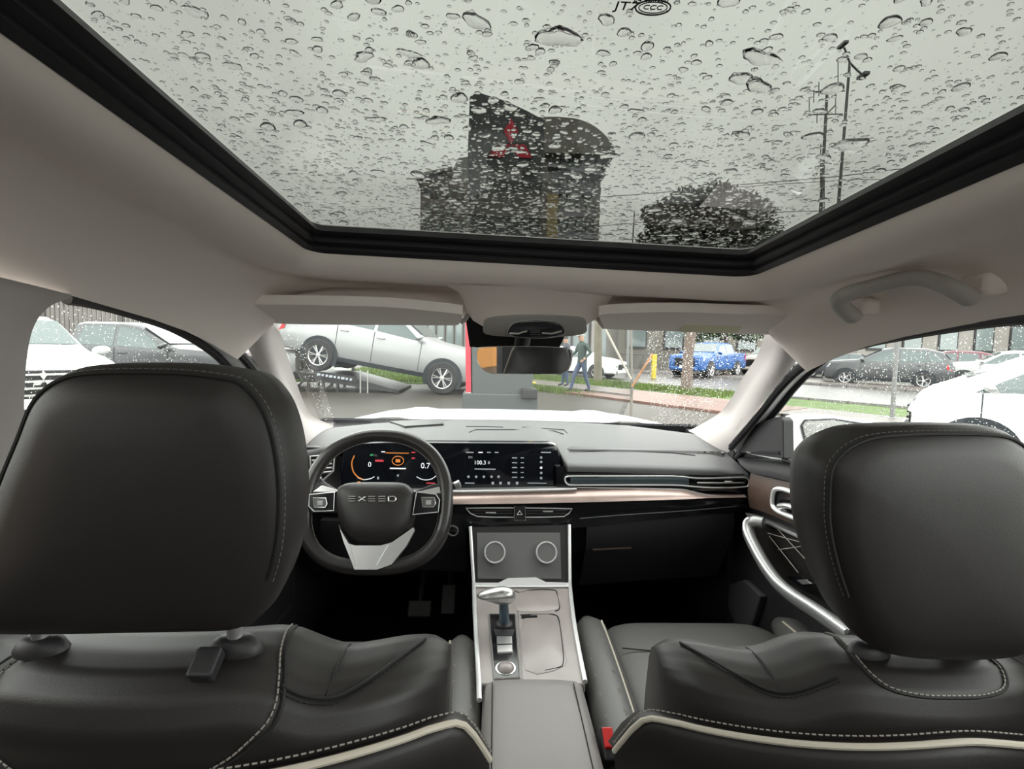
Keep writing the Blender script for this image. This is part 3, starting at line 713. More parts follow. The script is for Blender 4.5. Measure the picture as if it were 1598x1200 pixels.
# ================================================================== STEERING WHEEL
sw = thing('steering_wheel', 'leather flat-bottomed steering wheel with silver lower spoke', 'steering wheel', W(588, 783, 1.22))
SC = W(588, 783, 1.22); SN = V((0, -cos(R(24)), sin(R(24)))); SUp = V((0, sin(R(24)), cos(R(24)))); SR = V((1, 0, 0))
def SW(px, py, o=0.0): return WP(px, py, SC + SN * o, SN)
rim = []
for k in range(72):
    a = 2 * pi * k / 72; ca, sa = cos(a), sin(a)
    if sa >= 0: x, y = 0.167 * math.copysign(abs(ca) ** 0.9, ca), 0.164 * abs(sa) ** 0.9
    else:
        e = 2 / 2.7
        x, y = 0.167 * math.copysign(abs(ca) ** e, ca), -0.150 * abs(sa) ** e
    rim.append(SC + SR * x + SUp * y)
MB().tube(rim, 0.0165, 14, True).build('rim', mat('wheel_leather', (0.026, 0.024, 0.024), 0.26, bump=(1100, 0.08, 'v')), sw, smooth=80)
inn = [p + (SC - p).normalized() * 0.0165 + SN * 0.002 for p in rim]
dm = MB(); dashes(dm, inn, 0.006, 0.0035, 0.0009); dm.build('rim_stitching', M['thread'], sw, kind='stuff')
MB().tube(rim[40:69], 0.017, 14).build('rim_grip', M['leather'], sw, smooth=80)
hub = [(524, 785), (526, 765), (536, 757), (552, 753.5), (600, 753), (628, 754), (640, 760), (648, 772), (648, 785), (643, 815), (632, 835), (612, 848), (588, 851), (564, 848), (545, 838), (531, 815)]
MB().pillow(curve([SW(x, y, 0.0) for x, y in hub], 3, True), -SN, [(0, -0.034), (0.45, -0.033), (0.75, -0.028), (0.92, -0.018), (1.0, -0.004), (1.0, 0.03), (0.8, 0.05), (0, 0.05)]).build('airbag_cover', M['leather'], sw, smooth=80)
# raised letters on the cover, five of them
def letter(px, py, strokes):
    mb = MB()
    for (x0, y0, x1, y1) in strokes:
        a, b = SW(px + x0, py + y0, 0.0345), SW(px + x1, py + y1, 0.0345)
        mb.tube([a, b], 0.0016, 4)
    mb.build('letter', M['silver'], sw, smooth=0)
E_ = [(-5.5, -3.6, 5.5, -3.6), (-5.5, 0, 5.5, 0), (-5.5, 3.6, 5.5, 3.6)]
letter(549, 778.5, E_); letter(565, 778.5, [(-5.5, -3.6, 5.5, 3.6), (-5.5, 3.6, 5.5, -3.6)]); letter(580, 778.5, E_); letter(596, 778.5, E_)
letter(611.5, 778.5, [(-5.5, -3.6, 4, -3.6), (4, -3.6, 5.8, -1.5), (5.8, -1.5, 5.8, 1.5), (5.8, 1.5, 4, 3.6), (4, 3.6, -5.5, 3.6), (-5.5, 3.6, -5.5, -3.6)])
MB().tube([SW(572, 803, 0.032), SW(588, 800.5, 0.0335), SW(602, 803, 0.032)], 0.001, 5).build('cover_crease', M['seam'], sw)
for s, arm_, pad_, tip in ((-1, [(484, 757), (500, 752), (532, 768), (534, 800), (486, 800), (478, 790)], [(483, 772), (522, 768), (521, 797), (490, 798), (482, 790)], [(487, 768), (502, 757), (530, 766), (524, 769)]),
                           (1, [(690, 755), (676, 755), (643, 768), (641, 800), (684, 800), (694, 790)], [(650, 768), (680, 771), (686, 780), (684, 799), (644, 803)], [(648, 768), (686, 759), (688, 770), (655, 771)])):
    MB().prism([SW(x, y, 0.008) for x, y in arm_], -SN * 0.02).build('spoke', M['black'], sw, smooth=0, bevel=0.003)
    pd = MB().prism([SW(x, y, 0.014) for x, y in pad_], -SN * 0.008).build('button_pad', M['gloss'], sw, smooth=0, bevel=0.002)
    MB().tube([SW(x, y, 0.015) for x, y in pad_], 0.0015, 6, True).build('pad_edge', M['edge'], pd)
    cxp = sum(p[0] for p in pad_) / 5; cyp = sum(p[1] for p in pad_) / 5
    kk = [(cxp - 11, cyp - 8), (cxp + 9, cyp - 8), (cxp + 11, cyp + 1), (cxp + 8, cyp + 7), (cxp - 9, cyp + 7)]
    MB().prism([SW(x, y, 0.018) for x, y in kk], -SN * 0.004).build('button', M['speaker'], pd, smooth=0, bevel=0.001)
    MB().tube([SW(x, y, 0.019) for x, y in kk], 0.0011, 5, True).build('button_edge', M['silver'], pd)
    MB().box(SW(cxp, cyp, 0.020), (0.012, 0.004, 0.009)).build('button', M['edge'], pd, smooth=0)
    MB().prism([SW(x, y, 0.013) for x, y in tip], -SN * 0.008).build('spoke_insert', M['silver'], sw, smooth=0, bevel=0.002)
vs = [(528, 818), (531, 826), (544, 848), (553, 851), (594, 851), (612, 846), (645, 823), (646.5, 828), (634, 852), (611, 881), (588, 889), (553, 889), (548, 876), (536, 846)]
MB().prism([SW(x, y, 0.0195) for x, y in vs], -SN * 0.016).build('lower_spoke', M['silver'], sw, smooth=0, bevel=0.003)
for ln_ in ([(545, 850), (555, 882)], [(606, 850), (588, 882)]):
    MB().tube([SW(x, y, 0.0200) for x, y in ln_], 0.0014, 5).build('spoke_crease', M['edge'], sw)
MB().lathe([(0.05, 0), (0.055, 0.05), (0.05, 0.25), (0, 0.25)], SC - SN * 0.05, -SN, 20).build('column', M['black'], sw)
# stalks
for s, path in ((-1, [(560, 790), (505, 757), (496, 748)]), (1, [(620, 790), (690, 765), (712, 757)])):
    pts = [SW(path[0][0], path[0][1], -0.06), SW(path[1][0], path[1][1], -0.05), SW(path[2][0], path[2][1], -0.045)]
    st_ = MB().tube(pts, lambda t: 0.008 + 0.001 * t, 10).build('stalk', M['black'], sw)
    MB().lathe([(0, -0.004), (0.0095, -0.003), (0.0105, 0.010), (0, 0.012)], pts[-1], (pts[-1] - pts[1]), 12).build('stalk_cap', M['silver'], st_)

# pedals
for i, (x, y, wd, hh, lab) in enumerate(((655, 950, 0.075, 0.05, 'wide rubber brake pedal in the dark footwell'), (700, 935, 0.045, 0.09, 'narrow rubber accelerator pedal beside the console'))):
    p = W(x, y, 1.62)
    pt = thing('pedal', lab, 'pedal', p, 'pedals in the driver footwell')
    MB().box(p, (wd, 0.012, hh), Matrix.Rotation(R(-30), 3, 'X')).build('pad', mat('pedal_rubber', (0.02, 0.02, 0.02), 0.6), pt, smooth=0, bevel=0.004)
    MB().tube([p + V((0, 0.01, 0.01)), p + V((0, 0.12, 0.12)), p + V((0, 0.2, 0.25))], 0.008, 8).build('arm', M['black'], pt)

# ================================================================== FRONT SEATS
ZT = [(0, -.006), (0.10, -0.006), (0.118, -0.012), (0.14, -0.028), (0.16, -0.040), (0.19, -0.045), (0.216, -0.048), (0.238, -0.053), (0.255, -0.058), (0.266, -0.066), (0.273, -0.078)]
PROF = [(0.17, -0.55), (0.12, -0.25), (0.095, -0.10), (0.075, -0.035), (0.055, -0.010), (0.03, 0.0), (0.0, 0.0), (-0.025, -0.004), (-0.045, -0.018), (-0.055, -0.042), (-0.055, -0.09), (-0.040, -0.2), (0.02, -0.45), (0.09, -0.66)]
def smooth_tab(tab, x, h=0.012): return (interp(tab, x - h) + interp(tab, x) * 2 + interp(tab, x + h)) / 4
def seat(name, label, c, lift, hr_c, hr_outline, hrY, side, psp, pk, phw):
    c = V(c); st = thing(name, label, 'car seat', V((c.x, c.y + 0.3, 0.40)), 'front seats')
    def S(x, s):
        s = min(max(s, 0), len(PROF) - 1.0001); i = int(s); t = s - i
        y = PROF[i][0] + (PROF[i + 1][0] - PROF[i][0]) * t; z = PROF[i][1] + (PROF[i + 1][1] - PROF[i][1]) * t
        ax = abs(x); tf = max(0.42, 1 - 0.6 * (ax / 0.273) ** 12)
        y = 0.02 + (y - 0.02) * tf + 1.15 * ax * ax + (0.015 * max(0, (ax - 0.17) / 0.1) if s < 7 else 0)
        fade = max(0.0, 1 + min(0, z) / 0.30)
        return c + V((x, y, z + smooth_tab(ZT, ax) * fade))
    xs = [-0.273 + 0.546 * k / 56 for k in range(57)]
    ss = [k * (len(PROF) - 1) / 52 for k in range(53)]
    MB().loft([[S(x, s) for s in ss] for x in xs], caps=True).build('backrest', M['leather'], st, smooth=70)
    # raised centre flap carrying the head restraint, with a sewn edge
    full = side + [(-x, s) for x, s in side[-2::-1]]
    up = lambda x, s: (S(x, s) - (c + V((x, 0.05, -0.15)))).normalized()
    line = curve([S(x, s) + up(x, s) * 0.0005 for x, s in full], 5)
    MB().tube(line, 0.0022, 6).build('flap_seam', M['seam'], st)
    fl_ = curve([S(x * 0.965, s - 0.05) + up(x, s) * 0.0018 for x, s in full], 5)
    dm = MB(); dashes(dm, fl_, 0.0058, 0.0042, 0.0009); dm.build('flap_stitching', M['thread'], st, kind='stuff')
    for sg in (-1, 1):
        bs = curve([S(sg * x, s) + V((0, -0.0016, 0.0020)) for x, s in [(max(side[3][0], 0.112), 7.45), (0.150, 7.55), (0.175, 7.5), (0.20, 7.0), (0.225, 6.2), (0.245, 5.2)]], 5)
        MB().tube(bs, 0.0018, 6).build('bolster_seam', M['seam'], st)
        dm = MB(); dashes(dm, [p + V((0, -0.004, -0.003)) for p in bs], 0.006, 0.004, 0.0008); dm.build('bolster_stitching', M['seam'], st, kind='stuff')
        MB().tube(curve([S(sg * 0.166, s) + V((0, 0, 0.0004)) for s in (4.4, 5.4, 6.4, 7.5)], 4), 0.0016, 6).build('bolster_seam', M['seam'], st)
    # lower back shell with cream piping along its top edge
    def zt(ax): e = ax - phw + 0.04; return pk[0] - (pk[1] * (ax / 0.3) ** 2 if len(pk) < 3 else pk[1] * sqrt(ax * ax + 0.0009) / 0.3) - (0.0 if e < 0 else 30 * e ** 2 + 0.35 * e)
    def PB(x, dz, off=0.0):
        ax = abs(x); base = 0.12 * max(0.0, -dz)
        return c + V((x, -0.072 + 1.22 * ax * ax + base + off, zt(ax) + dz))
    px_ = [phw * (-1 + k / 24) for k in range(49)]
    rows = [[PB(x, -0.012, 0.034) for x in px_], [PB(x, -0.001, 0.012) for x in px_], [PB(x, -0.002, 0.002) for x in px_], [PB(x, -0.010, -0.006) for x in px_], [PB(x, -0.05, -0.010) for x in px_], [PB(x, -0.2, -0.004) for x in px_], [PB(x, -0.5, 0.02) for x in px_]]
    MB().loft(rows).build('back_panel', M['leather'], st, smooth=70)
    pl = curve([PB(x, 0.002, 0.001) for x in px_[::2]], 3)
    MB().tube(pl, 0.0036, 8).build('piping', M['piping'], st)
    dm = MB(); dashes(dm, [p + V((0, 0.004, 0.009)) for p in pl], 0.0065, 0.0042, 0.0009); dm.build('piping_stitching', M['thread'], st, kind='stuff')
    # cushion with quilted side bolsters
    cy = c.y + 0.10
    def sq(a, e): return math.copysign(abs(a) ** e, a)
    rows = []
    for i in range(15):
        ph = -pi / 2 + pi * i / 14; rows.append([V((c.x + 0.235 * sq(cos(ph), 0.35) * sq(cos(2 * pi * k / 36), 0.3), cy + 0.30 + 0.33 * sq(cos(ph), 0.35) * sq(sin(2 * pi * k / 36), 0.3), 0.62 + 0.075 * sq(sin(ph), 0.6))) for k in range(36)])
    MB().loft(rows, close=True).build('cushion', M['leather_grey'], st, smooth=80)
    for y_ in (cy + 0.24, cy + 0.44):
        MB().tube(curve([V((c.x + u * 0.2, y_ + 0.02 * u * u, 0.6955)) for u in (-1, -0.5, 0, 0.5, 1)], 3), 0.0016, 5).build('cushion_seam', M['seam'], st)
    for sg in (-1, 1):
        ax_ = [V((c.x + sg * (0.268 - 0.015 * t), cy + 0.05 + 0.56 * t, 0.668 + 0.012 * sin(pi * t))) for t in [k / 10 for k in range(11)]]
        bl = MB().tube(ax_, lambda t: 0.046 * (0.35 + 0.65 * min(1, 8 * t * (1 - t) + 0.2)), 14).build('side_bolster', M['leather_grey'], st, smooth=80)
        MB().tube([p + V((-sg * 0.026, 0, 0.036)) for p in ax_[1:-1]], 0.0026, 6).build('bolster_piping', M['piping'], bl)
        dm = MB()
        for k in range(7):
            a = ax_[1 + k] + V((-sg * 0.012, 0, 0.0455)); b = ax_[2 + k] + V((sg * 0.028, 0, 0.036)); dm.tube([a, b], 0.0009, 4)
            a = ax_[1 + k] + V((sg * 0.028, 0, 0.036)); b = ax_[2 + k] + V((-sg * 0.012, 0, 0.0455)); dm.tube([a, b], 0.0009, 4)
        dm.build('quilting', M['thread'], bl, kind='stuff')
    MB().box((c.x, cy + 0.28, 0.47), (0.42, 0.5, 0.16)).build('seat_base', M['black'], st, smooth=0, bevel=0.01)
    # head restraint
    ho = curve([W(x, y, hrY) for x, y in hr_outline], 4, True)
    hr = MB().pillow(ho, (0, 1, 0), [(0, -0.034), (0.4, -0.033), (0.72, -0.030), (0.87, -0.025), (0.95, -0.016), (0.99, -0.003), (0.995, 0.012), (0.965, 0.040), (0.90, 0.062), (0.76, 0.078), (0, 0.084)]).build('head_restraint', M['leather'], st, smooth=80)
    cc = sum(ho, V()) / len(ho)
    sl_ = [cc + (p - cc) * 0.935 + V((0, -0.0185, 0)) for p in ho]
    topi = [p for p in sl_ if p.z > cc.z - 0.07]
    # order along the outline, starting after the gap
    idx = [i for i, p in enumerate(sl_) if p.z > cc.z - 0.07]
    start = next(i for i in idx if (i - 1) % len(sl_) not in idx)
    seq = [];
    i = start
    while i in idx and len(seq) < len(idx): seq.append(sl_[i]); i = (i + 1) % len(sl_)
    MB().tube(seq, 0.0020, 6).build('restraint_seam', M['seam'], hr)
    dm = MB()
    s2 = [cc + (p - cc) * 0.978 + V((0, 0.0015, 0)) for p in seq]; dashes(dm, s2, 0.006, 0.0036, 0.0006)
    s3 = [cc + (p - cc) * 1.022 + V((0, 0.005, 0)) for p in seq]; dashes(dm, s3, 0.006, 0.0036, 0.0006)
    dm.build('restraint_stitching', M['thread_dark'], hr, kind='stuff')
    for k, sg in enumerate((-1, 1)):
        xb = hr_c + sg * psp - c.x; zb = S(xb, 6.2)
        zb.y = c.y + 0.005
        ptop = V((c.x + xb, zb.y, zb.z + 0.02 + lift))
        MB().tube([zb + V((0, 0, -0.01)), ptop + V((0, -0.004, 0.06))], 0.0072, 12).build('post', M['silver'], st)
        oval = [V((c.x + xb + 0.025 * cos(a), zb.y + 0.014 * sin(a), zb.z + 0.0035)) for a in [2 * pi * j / 24 for j in range(24)]]
        gd = MB().pillow(oval, (0, 0, -1), [(0, -0.010), (0.55, -0.010), (0.8, -0.006), (1, 0.002), (1, 0.006), (0, 0.006)]).build('post_guide', M['black'], st, smooth=60)
        if k == 1 and lift > 0:
            MB().box(V((c.x + xb - 0.012, zb.y - 0.028, zb.z + 0.003)), (0.022, 0.026, 0.016), Matrix.Rotation(R(35), 3, 'X')).build('release_button', M['black'], gd, smooth=0, bevel=0.003)
    return st
hr1 = [(-42, 940), (-30, 880), (0, 790), (22, 730), (46, 672), (66, 622), (88, 594), (120, 575), (160, 567), (230, 565), (310, 567), (370, 574), (400, 582), (424, 604), (443, 636), (458, 690), (465, 760), (462, 830), (451, 885), (432, 932), (408, 963), (380, 978), (300, 981), (200, 983), (80, 985), (0, 983), (-30, 970)]
seat('seat', 'driver seat with its tall black head restraint raised on two posts', (-0.39, 0.47, 1.094), 0.03, -0.401, hr1, 0.46, [(0.112, 4.2), (0.116, 5.2), (0.122, 6.2), (0.130, 7.2), (0.134, 8.0), (0.130, 8.7), (0.116, 9.3), (0.095, 9.7), (0.065, 9.9), (0.0, 9.95)], 0.0895, (-0.084, 0.016), 0.322)
hr2 = [(1266, 760), (1269, 722), (1281, 700), (1300, 683), (1332, 669), (1380, 663), (1460, 661), (1540, 664), (1576, 678), (1602, 705), (1622, 760), (1632, 830), (1628, 900), (1618, 960), (1596, 1005), (1560, 1022), (1480, 1026), (1400, 1022), (1362, 1012), (1330, 985), (1303, 940), (1279, 870), (1267, 810)]
seat('seat', 'front passenger seat, head restraint pushed down onto the backrest', (0.433, 0.56, 1.037), -0.03, 0.43, hr2, 0.535, [(0.075, 4.2), (0.078, 5.2), (0.081, 6.2), (0.082, 6.9), (0.078, 7.4), (0.069, 7.8), (0.055, 8.0), (0.03, 8.1), (0.0, 8.1)], 0.055, (-0.052, 0.062, 1), 0.338)
# red buckle beside the console
bk = thing('seat_belt_buckle', 'black seat belt buckle with a red button between console and passenger seat', 'seat belt', W(948, 1166, 0.80))
p = W(948, 1166, 0.80)
MB().box(p, (0.022, 0.05, 0.035), Matrix.Rotation(R(30), 3, 'X')).build('body', M['black'], bk, smooth=0, bevel=0.004)
MB().box(p + V((0, -0.004, 0.019)), (0.017, 0.03, 0.010), Matrix.Rotation(R(30), 3, 'X')).build('button', M['red'], bk, smooth=0, bevel=0.002)
MB().tube([p + V((0, 0, -0.02)), p + V((0.01, 0.03, -0.25))], 0.008, 8).build('stalk', M['black'], bk)

# ================================================================== CEILING FITTINGS
oc = thing('overhead_console', 'roof console moulding with two reading lamps above the mirror', 'lamp', W(832, 500, 1.14))
def orow(y, xa, xb, Y, lift):
    row = []
    for k in range(13):
        u = k / 12; e = abs(2 * u - 1) ** 4
        row.append(W(xa + (xb - xa) * u, y - lift * e, Y + 0.012 * e))
    return row
rows = [orow(446, 690, 990, 1.055, 4), orow(462, 716, 960, 1.085, 6), orow(480, 724, 950, 1.11, 9), orow(500, 730, 938, 1.135, 12), orow(514, 738, 926, 1.15, 14), orow(522, 748, 917, 1.165, 16), orow(524, 752, 914, 1.19, 16), orow(515, 752, 914, 1.23, 16)]
MB().loft(rows).build('moulding', M['liner'], oc, smooth=70)
def op(px, py): return W(px, py, interp([(480, 1.11), (500, 1.135), (514, 1.15), (522, 1.163)], py))
pnl = [(758, 521), (754, 510), (760, 499), (790, 493), (835, 491.5), (880, 493), (910, 498), (915, 508), (912, 520), (880, 525), (835, 527), (790, 525)]
MB().pillow(curve([op(x, y) + V((0, -0.002, 0)) for x, y in pnl], 3, True), (0, 0.8, 0.6), [(0, -0.004), (0.93, -0.004), (1, -0.001), (1, 0.006), (0, 0.008)]).build('lamp_panel', mat('lamp_panel_grey', (0.30, 0.285, 0.27), 0.6), oc, smooth=60)
ln = [(792, 517), (797, 506), (808, 500), (835, 497.5), (864, 500), (876, 506), (881, 517), (870, 523), (835, 526), (800, 523)]
ls = MB().pillow(curve([op(x, y) + V((0, -0.006, -0.003)) for x, y in ln], 3, True), (0, 0.8, 0.6), [(0, -0.004), (0.85, -0.003), (1, 0.001), (1, 0.006), (0, 0.006)]).build('lens', M['smoke'], oc, smooth=60)
MB().tube(curve([op(x, y) + V((0, -0.007, -0.003)) for x, y in ln], 3, True), 0.0011, 5, True).build('lens_rim', M['silver'], ls)
for xa, xb in ((795, 822), (845, 876)):
    MB().tube([op(xa, 517) + V((0, -0.011, -0.004)), op((xa + xb) / 2, 518) + V((0, -0.012, -0.004)), op(xb, 514) + V((0, -0.011, -0.004))], 0.0032, 8, flat=0.7).build('reading_lamp', M['lamp'], ls)
for k in range(3): MB().box(op(835, 513 + 3 * k) + V((0, -0.011, -0.004)), (0.022, 0.002, 0.0025)).build('switch', M['black'], ls, smooth=0)

rm = thing('rear_view_mirror', 'black frameless interior rear-view mirror hanging below the roof console', 'mirror', W(820, 562, 1.14))
_mc = W(820, 562, 1.135); mn = V((sin(R(18)), cos(R(18)), 0.035)).normalized()
mo = curve([WP(x, y, _mc, mn) for x, y in [(744, 556), (745, 546), (752, 542), (790, 540.5), (850, 541), (886, 543.5), (893, 550), (893, 560), (889, 574), (880, 582), (860, 583.5), (800, 583), (765, 582), (753, 576), (746, 567)]], 3, True)
MB().pillow(mo, mn, [(0, -0.001), (0.97, -0.001), (0.99, 0.0), (1.0, 0.003), (0.98, 0.018), (0.75, 0.034), (0, 0.036)]).build('housing', M['gloss'], rm, smooth=60)
cc = sum(mo, V()) / len(mo)
MB().prism([cc + (p - cc) * 0.975 - mn * 0.004 for p in mo], mn * 0.002).build('mirror_glass', M['mirror'], rm, smooth=0)
MB().tube([cc + (p - cc) * 0.985 - mn * 0.002 for p in mo], 0.0012, 5, True).build('rim', M['silver'], rm)
MB().tube([W(812, 548, 1.16), W(815, 535, 1.22), W(816, 530, 1.32)], lambda t: 0.017 + 0.004 * t, 12).build('stem', M['matte'], rm)

def visor(name, label, fpts, rpts, th=0.02):
    F_, R_ = curve([W(*p) for p in fpts], 4), curve([W(*p) for p in rpts], 4)
    vt = thing(name, label, 'sun visor', F_[len(F_) // 2], 'sun visors')
    up = V((0, 0, th)); rows = []
    for a, b in zip(F_, R_):
        d = (b - a)
        rows.append([a + V((0, 0.004, th * 0.5)), a, a + d * 0.08 + V((0, 0, -0.003)), a + d * 0.5 + V((0, 0, -0.004)), a + d * 0.92 + V((0, 0, -0.002)), b, b + V((0, -0.003, th * 0.5)), b + up, a + up])
    MB().loft(rows, close=True, caps=True).build('pad', M['visor'], vt, smooth=50)
    return vt
v1 = visor('sun_visor', 'beige sun visor folded up above the steering wheel', [(426, 501, 1.225), (436, 505, 1.225), (500, 506.5, 1.23), (600, 507, 1.235), (700, 507.5, 1.235), (716, 505, 1.235)], [(384, 474, 1.09), (400, 475, 1.085), (480, 476, 1.08), (600, 479, 1.08), (690, 487, 1.09), (722, 491, 1.10)])
v2 = visor('sun_visor', 'beige sun visor with a pale printed label, folded up before the passenger seat', [(945, 513, 1.235), (960, 514, 1.235), (1040, 517, 1.235), (1120, 520, 1.23), (1190, 522.5, 1.225), (1212, 521, 1.22)], [(934, 492, 1.10), (962, 489, 1.09), (1050, 487, 1.08), (1150, 490, 1.08), (1250, 493, 1.085), (1282, 494, 1.09)])
MB().prism([W(1060, 514.5, 1.205) + V((0, 0, -0.0045)), W(1150, 517, 1.205) + V((0, 0, -0.0045)), W(1158, 507, 1.155) + V((0, 0, -0.0045)), W(1068, 504, 1.155) + V((0, 0, -0.0045))], (0, 0, 0.002)).build('warning_label', M['label'], v2, smooth=0)
MB().tube([W(718, 503, 1.235), W(725, 499, 1.235), W(730, 492, 1.22)], 0.006, 8).build('clip', M['visor'], v1)
MB().tube([W(944, 511, 1.235), W(938, 505, 1.235), W(934, 498, 1.22)], 0.006, 8).build('clip', M['visor'], v2)

gh = thing('grab_handle', 'grey fold-down grab handle on the headliner above the passenger door', 'handle', W(1400, 450, 0.85))
gpts = [W(1330, 494, 0.90), W(1314, 478, 0.87), W(1312, 466, 0.85), W(1330, 456, 0.83), W(1370, 445, 0.80), W(1410, 435, 0.765), W(1440, 434, 0.74), W(1468, 442, 0.72), W(1490, 452, 0.70), W(1512, 464, 0.705)]
MB().tube(curve(gpts, 5), lambda t: 0.0135 + 0.003 * (2 * t - 1) ** 2, 12, flat=0.8).build('grip', mat('handle_grey', (0.42, 0.40, 0.375), 0.7), gh, smooth=80)
for p in (gpts[0], gpts[-1]):
    MB().box(p + V((0.02, 0, 0.018)), (0.035, 0.045, 0.03)).build('mount', M['liner'], gh, smooth=40, bevel=0.008)

# ================================================================== PASSENGER DOOR
dr = room('door_1', 'front passenger door with brown wood insert and silver pull handle', (0.7, 1.0, 0.7))
MB().prism([V((0.70, y, z)) for y, z in [(0.25, 0.45), (1.62, 0.45), (1.66, 0.8), (1.62, 1.06), (1.3, 1.095), (0.25, 1.12)]], (0.05, 0, 0)).build('panel', M['black'], dr, smooth=0)
def dstrip(name, A, B, XA, XB, m, bul=0.0, n=5, depth=0.05):
    a, b = curve([WX(x, y, XA) for x, y in A], 5), curve([WX(x, y, XB) for x, y in B], 5)
    rows = [[p.lerp(q, i / (n - 1)) + V((-bul * sin(pi * i / (n - 1)), 0, 0)) for p, q in zip(a, b)] for i in range(n)]
    rows = [[p + V((depth, 0, -0.005)) for p in rows[0]]] + rows + [[p + V((depth, 0, 0)) for p in rows[-1]]]
    return MB().loft(rows).build(name, m, dr, smooth=60)
dstrip('ledge', [(1150, 712), (1220, 717), (1265, 727), (1340, 742), (1480, 772)], [(1173, 738), (1200, 744), (1256, 757), (1340, 778), (1480, 812)], 0.70, 0.665, mat('door_cap', (0.018, 0.018, 0.019), 0.6, spec=0.22), 0.012)
dstrip('wood_insert', [(1172, 738), (1200, 745), (1256, 758), (1340, 780), (1480, 815)], [(1170, 792), (1200, 802), (1256, 826), (1340, 860), (1480, 920)], 0.675, 0.675, M['doorwood'], 0.008)
dstrip('chrome_line', [(1164, 800), (1200, 815), (1256, 839), (1340, 876), (1480, 940)], [(1165, 805), (1200, 820), (1256, 845), (1340, 884), (1480, 950)], 0.665, 0.665, M['silver'], 0.002, 3)
dstrip('lower_insert', [(1165, 804), (1200, 818), (1256, 842), (1340, 880)], [(1190, 880), (1215, 905), (1256, 930), (1340, 990)], 0.675, 0.69, M['leather'], 0.004)
hp = [(1258, 778), (1236, 768), (1218, 763), (1209, 765), (1206, 775), (1206, 788), (1212, 796), (1228, 804), (1258, 814), (1285, 818), (1290, 790)]
ph = curve([WX(x, y, 0.655) for x, y in hp], 4, True)
cupm = MB().prism([p + V((0.006, 0, 0)) for p in ph], (0.012, 0, 0)).build('handle_cup', M['gloss'], dr, smooth=0)
MB().tube(ph, 0.006, 8, True).build('handle_rim', M['edge'], dr)
MB().tube(curve([WX(x, y, 0.652) for x, y in [(1216, 790), (1232, 790), (1262, 802)]], 4), 0.007, 8).build('door_handle', M['silver'], dr)
pull = [(1192, 816, .645), (1178, 814, .63), (1169, 820, .62), (1169, 834, .612), (1180, 858, .605), (1196, 886, .60), (1216, 912, .60), (1240, 932, .60), (1268, 950, .60), (1300, 972, .60), (1330, 994, .60)]
pp = curve([WX(x, y, X) for x, y, X in pull], 5)
MB().tube(pp, 0.0155, 10).build('pull_handle', mat('satin_handle', (0.30, 0.30, 0.30), 0.38, metal=0.6), dr, smooth=80)
MB().tube([p + V((-0.0115, 0, 0.0105)) for p in pp[6:]], 0.0048, 8).build('handle_trim', M['edge'], dr)
MB().prism([WX(x, y, 0.66) for x, y in [(1216, 912), (1256, 930), (1330, 992), (1420, 1060), (1330, 1040), (1240, 960)]], (0.05, 0, 0)).build('armrest', M['black'], dr, smooth=0)
MB().prism([WX(x, y, 0.655) for x, y in [(1226, 900), (1246, 898), (1272, 912), (1252, 916)]], (0.01, 0, 0)).build('window_switch', M['gloss'], dr, smooth=0)
MB().prism([WX(x, y, 0.652) for x, y in [(1243, 905), (1256, 904), (1264, 911), (1252, 912)]], (0.006, 0, 0)).build('window_switch', M['silver'], dr, smooth=0)
for ln_ in ([(1212, 824), (1256, 872)], [(1200, 836), (1246, 894)], [(1198, 832), (1256, 848)], [(1214, 858), (1256, 852)]):
    MB().tube([WX(x, y, 0.668) for x, y in ln_], 0.0012, 5).build('quilt_line', M['thread'], dr)
MB().prism([WX(x, y, 0.68) for x, y in [(1137, 912), (1160, 905), (1187, 930), (1175, 968), (1163, 1000), (1146, 975), (1135, 945)]], (0.02, 0, 0)).build('speaker_grille', mat('door_speaker_grey', (0.05, 0.05, 0.052), 0.6), dr, smooth=0, bevel=0.004)
tri = [(1154, 706), (1160, 690), (1178, 662), (1206, 652), (1216, 650), (1221, 656), (1222, 716)]
MB().prism([WX(x, y, 0.672) for x, y in tri], (0.03, 0, 0)).build('mirror_sail', M['black'], dr, smooth=0, bevel=0.003)
MB().prism([WX(x, y, 0.670) for x, y in [(1168, 706), (1176, 702), (1215, 704), (1216, 710)]], (0.004, 0, 0)).build('tweeter', M['gloss'], dr, smooth=0)
MB().tube([WX(x, y, 0.669) for x, y in [(1165, 705), (1172, 707)]], 0.0018, 6).build('tweeter_badge', M['silver'], dr)
MB().tube([WX(x, y, 0.69) for x, y in [(1222, 646), (1223, 718), (1300, 735)]], 0.006, 8).build('glass_seal', M['rubber'], dr)
dl = room('door_2', 'driver door in black below the speckled glass', (-0.7, 1.0, 0.7))
MB().prism([V((-0.70, y, z)) for y, z in [(0.25, 0.45), (1.62, 0.45), (1.66, 0.8), (1.62, 1.06), (1.3, 1.095), (0.25, 1.10)]], (-0.05, 0, 0)).build('panel', M['black'], dl, smooth=0)

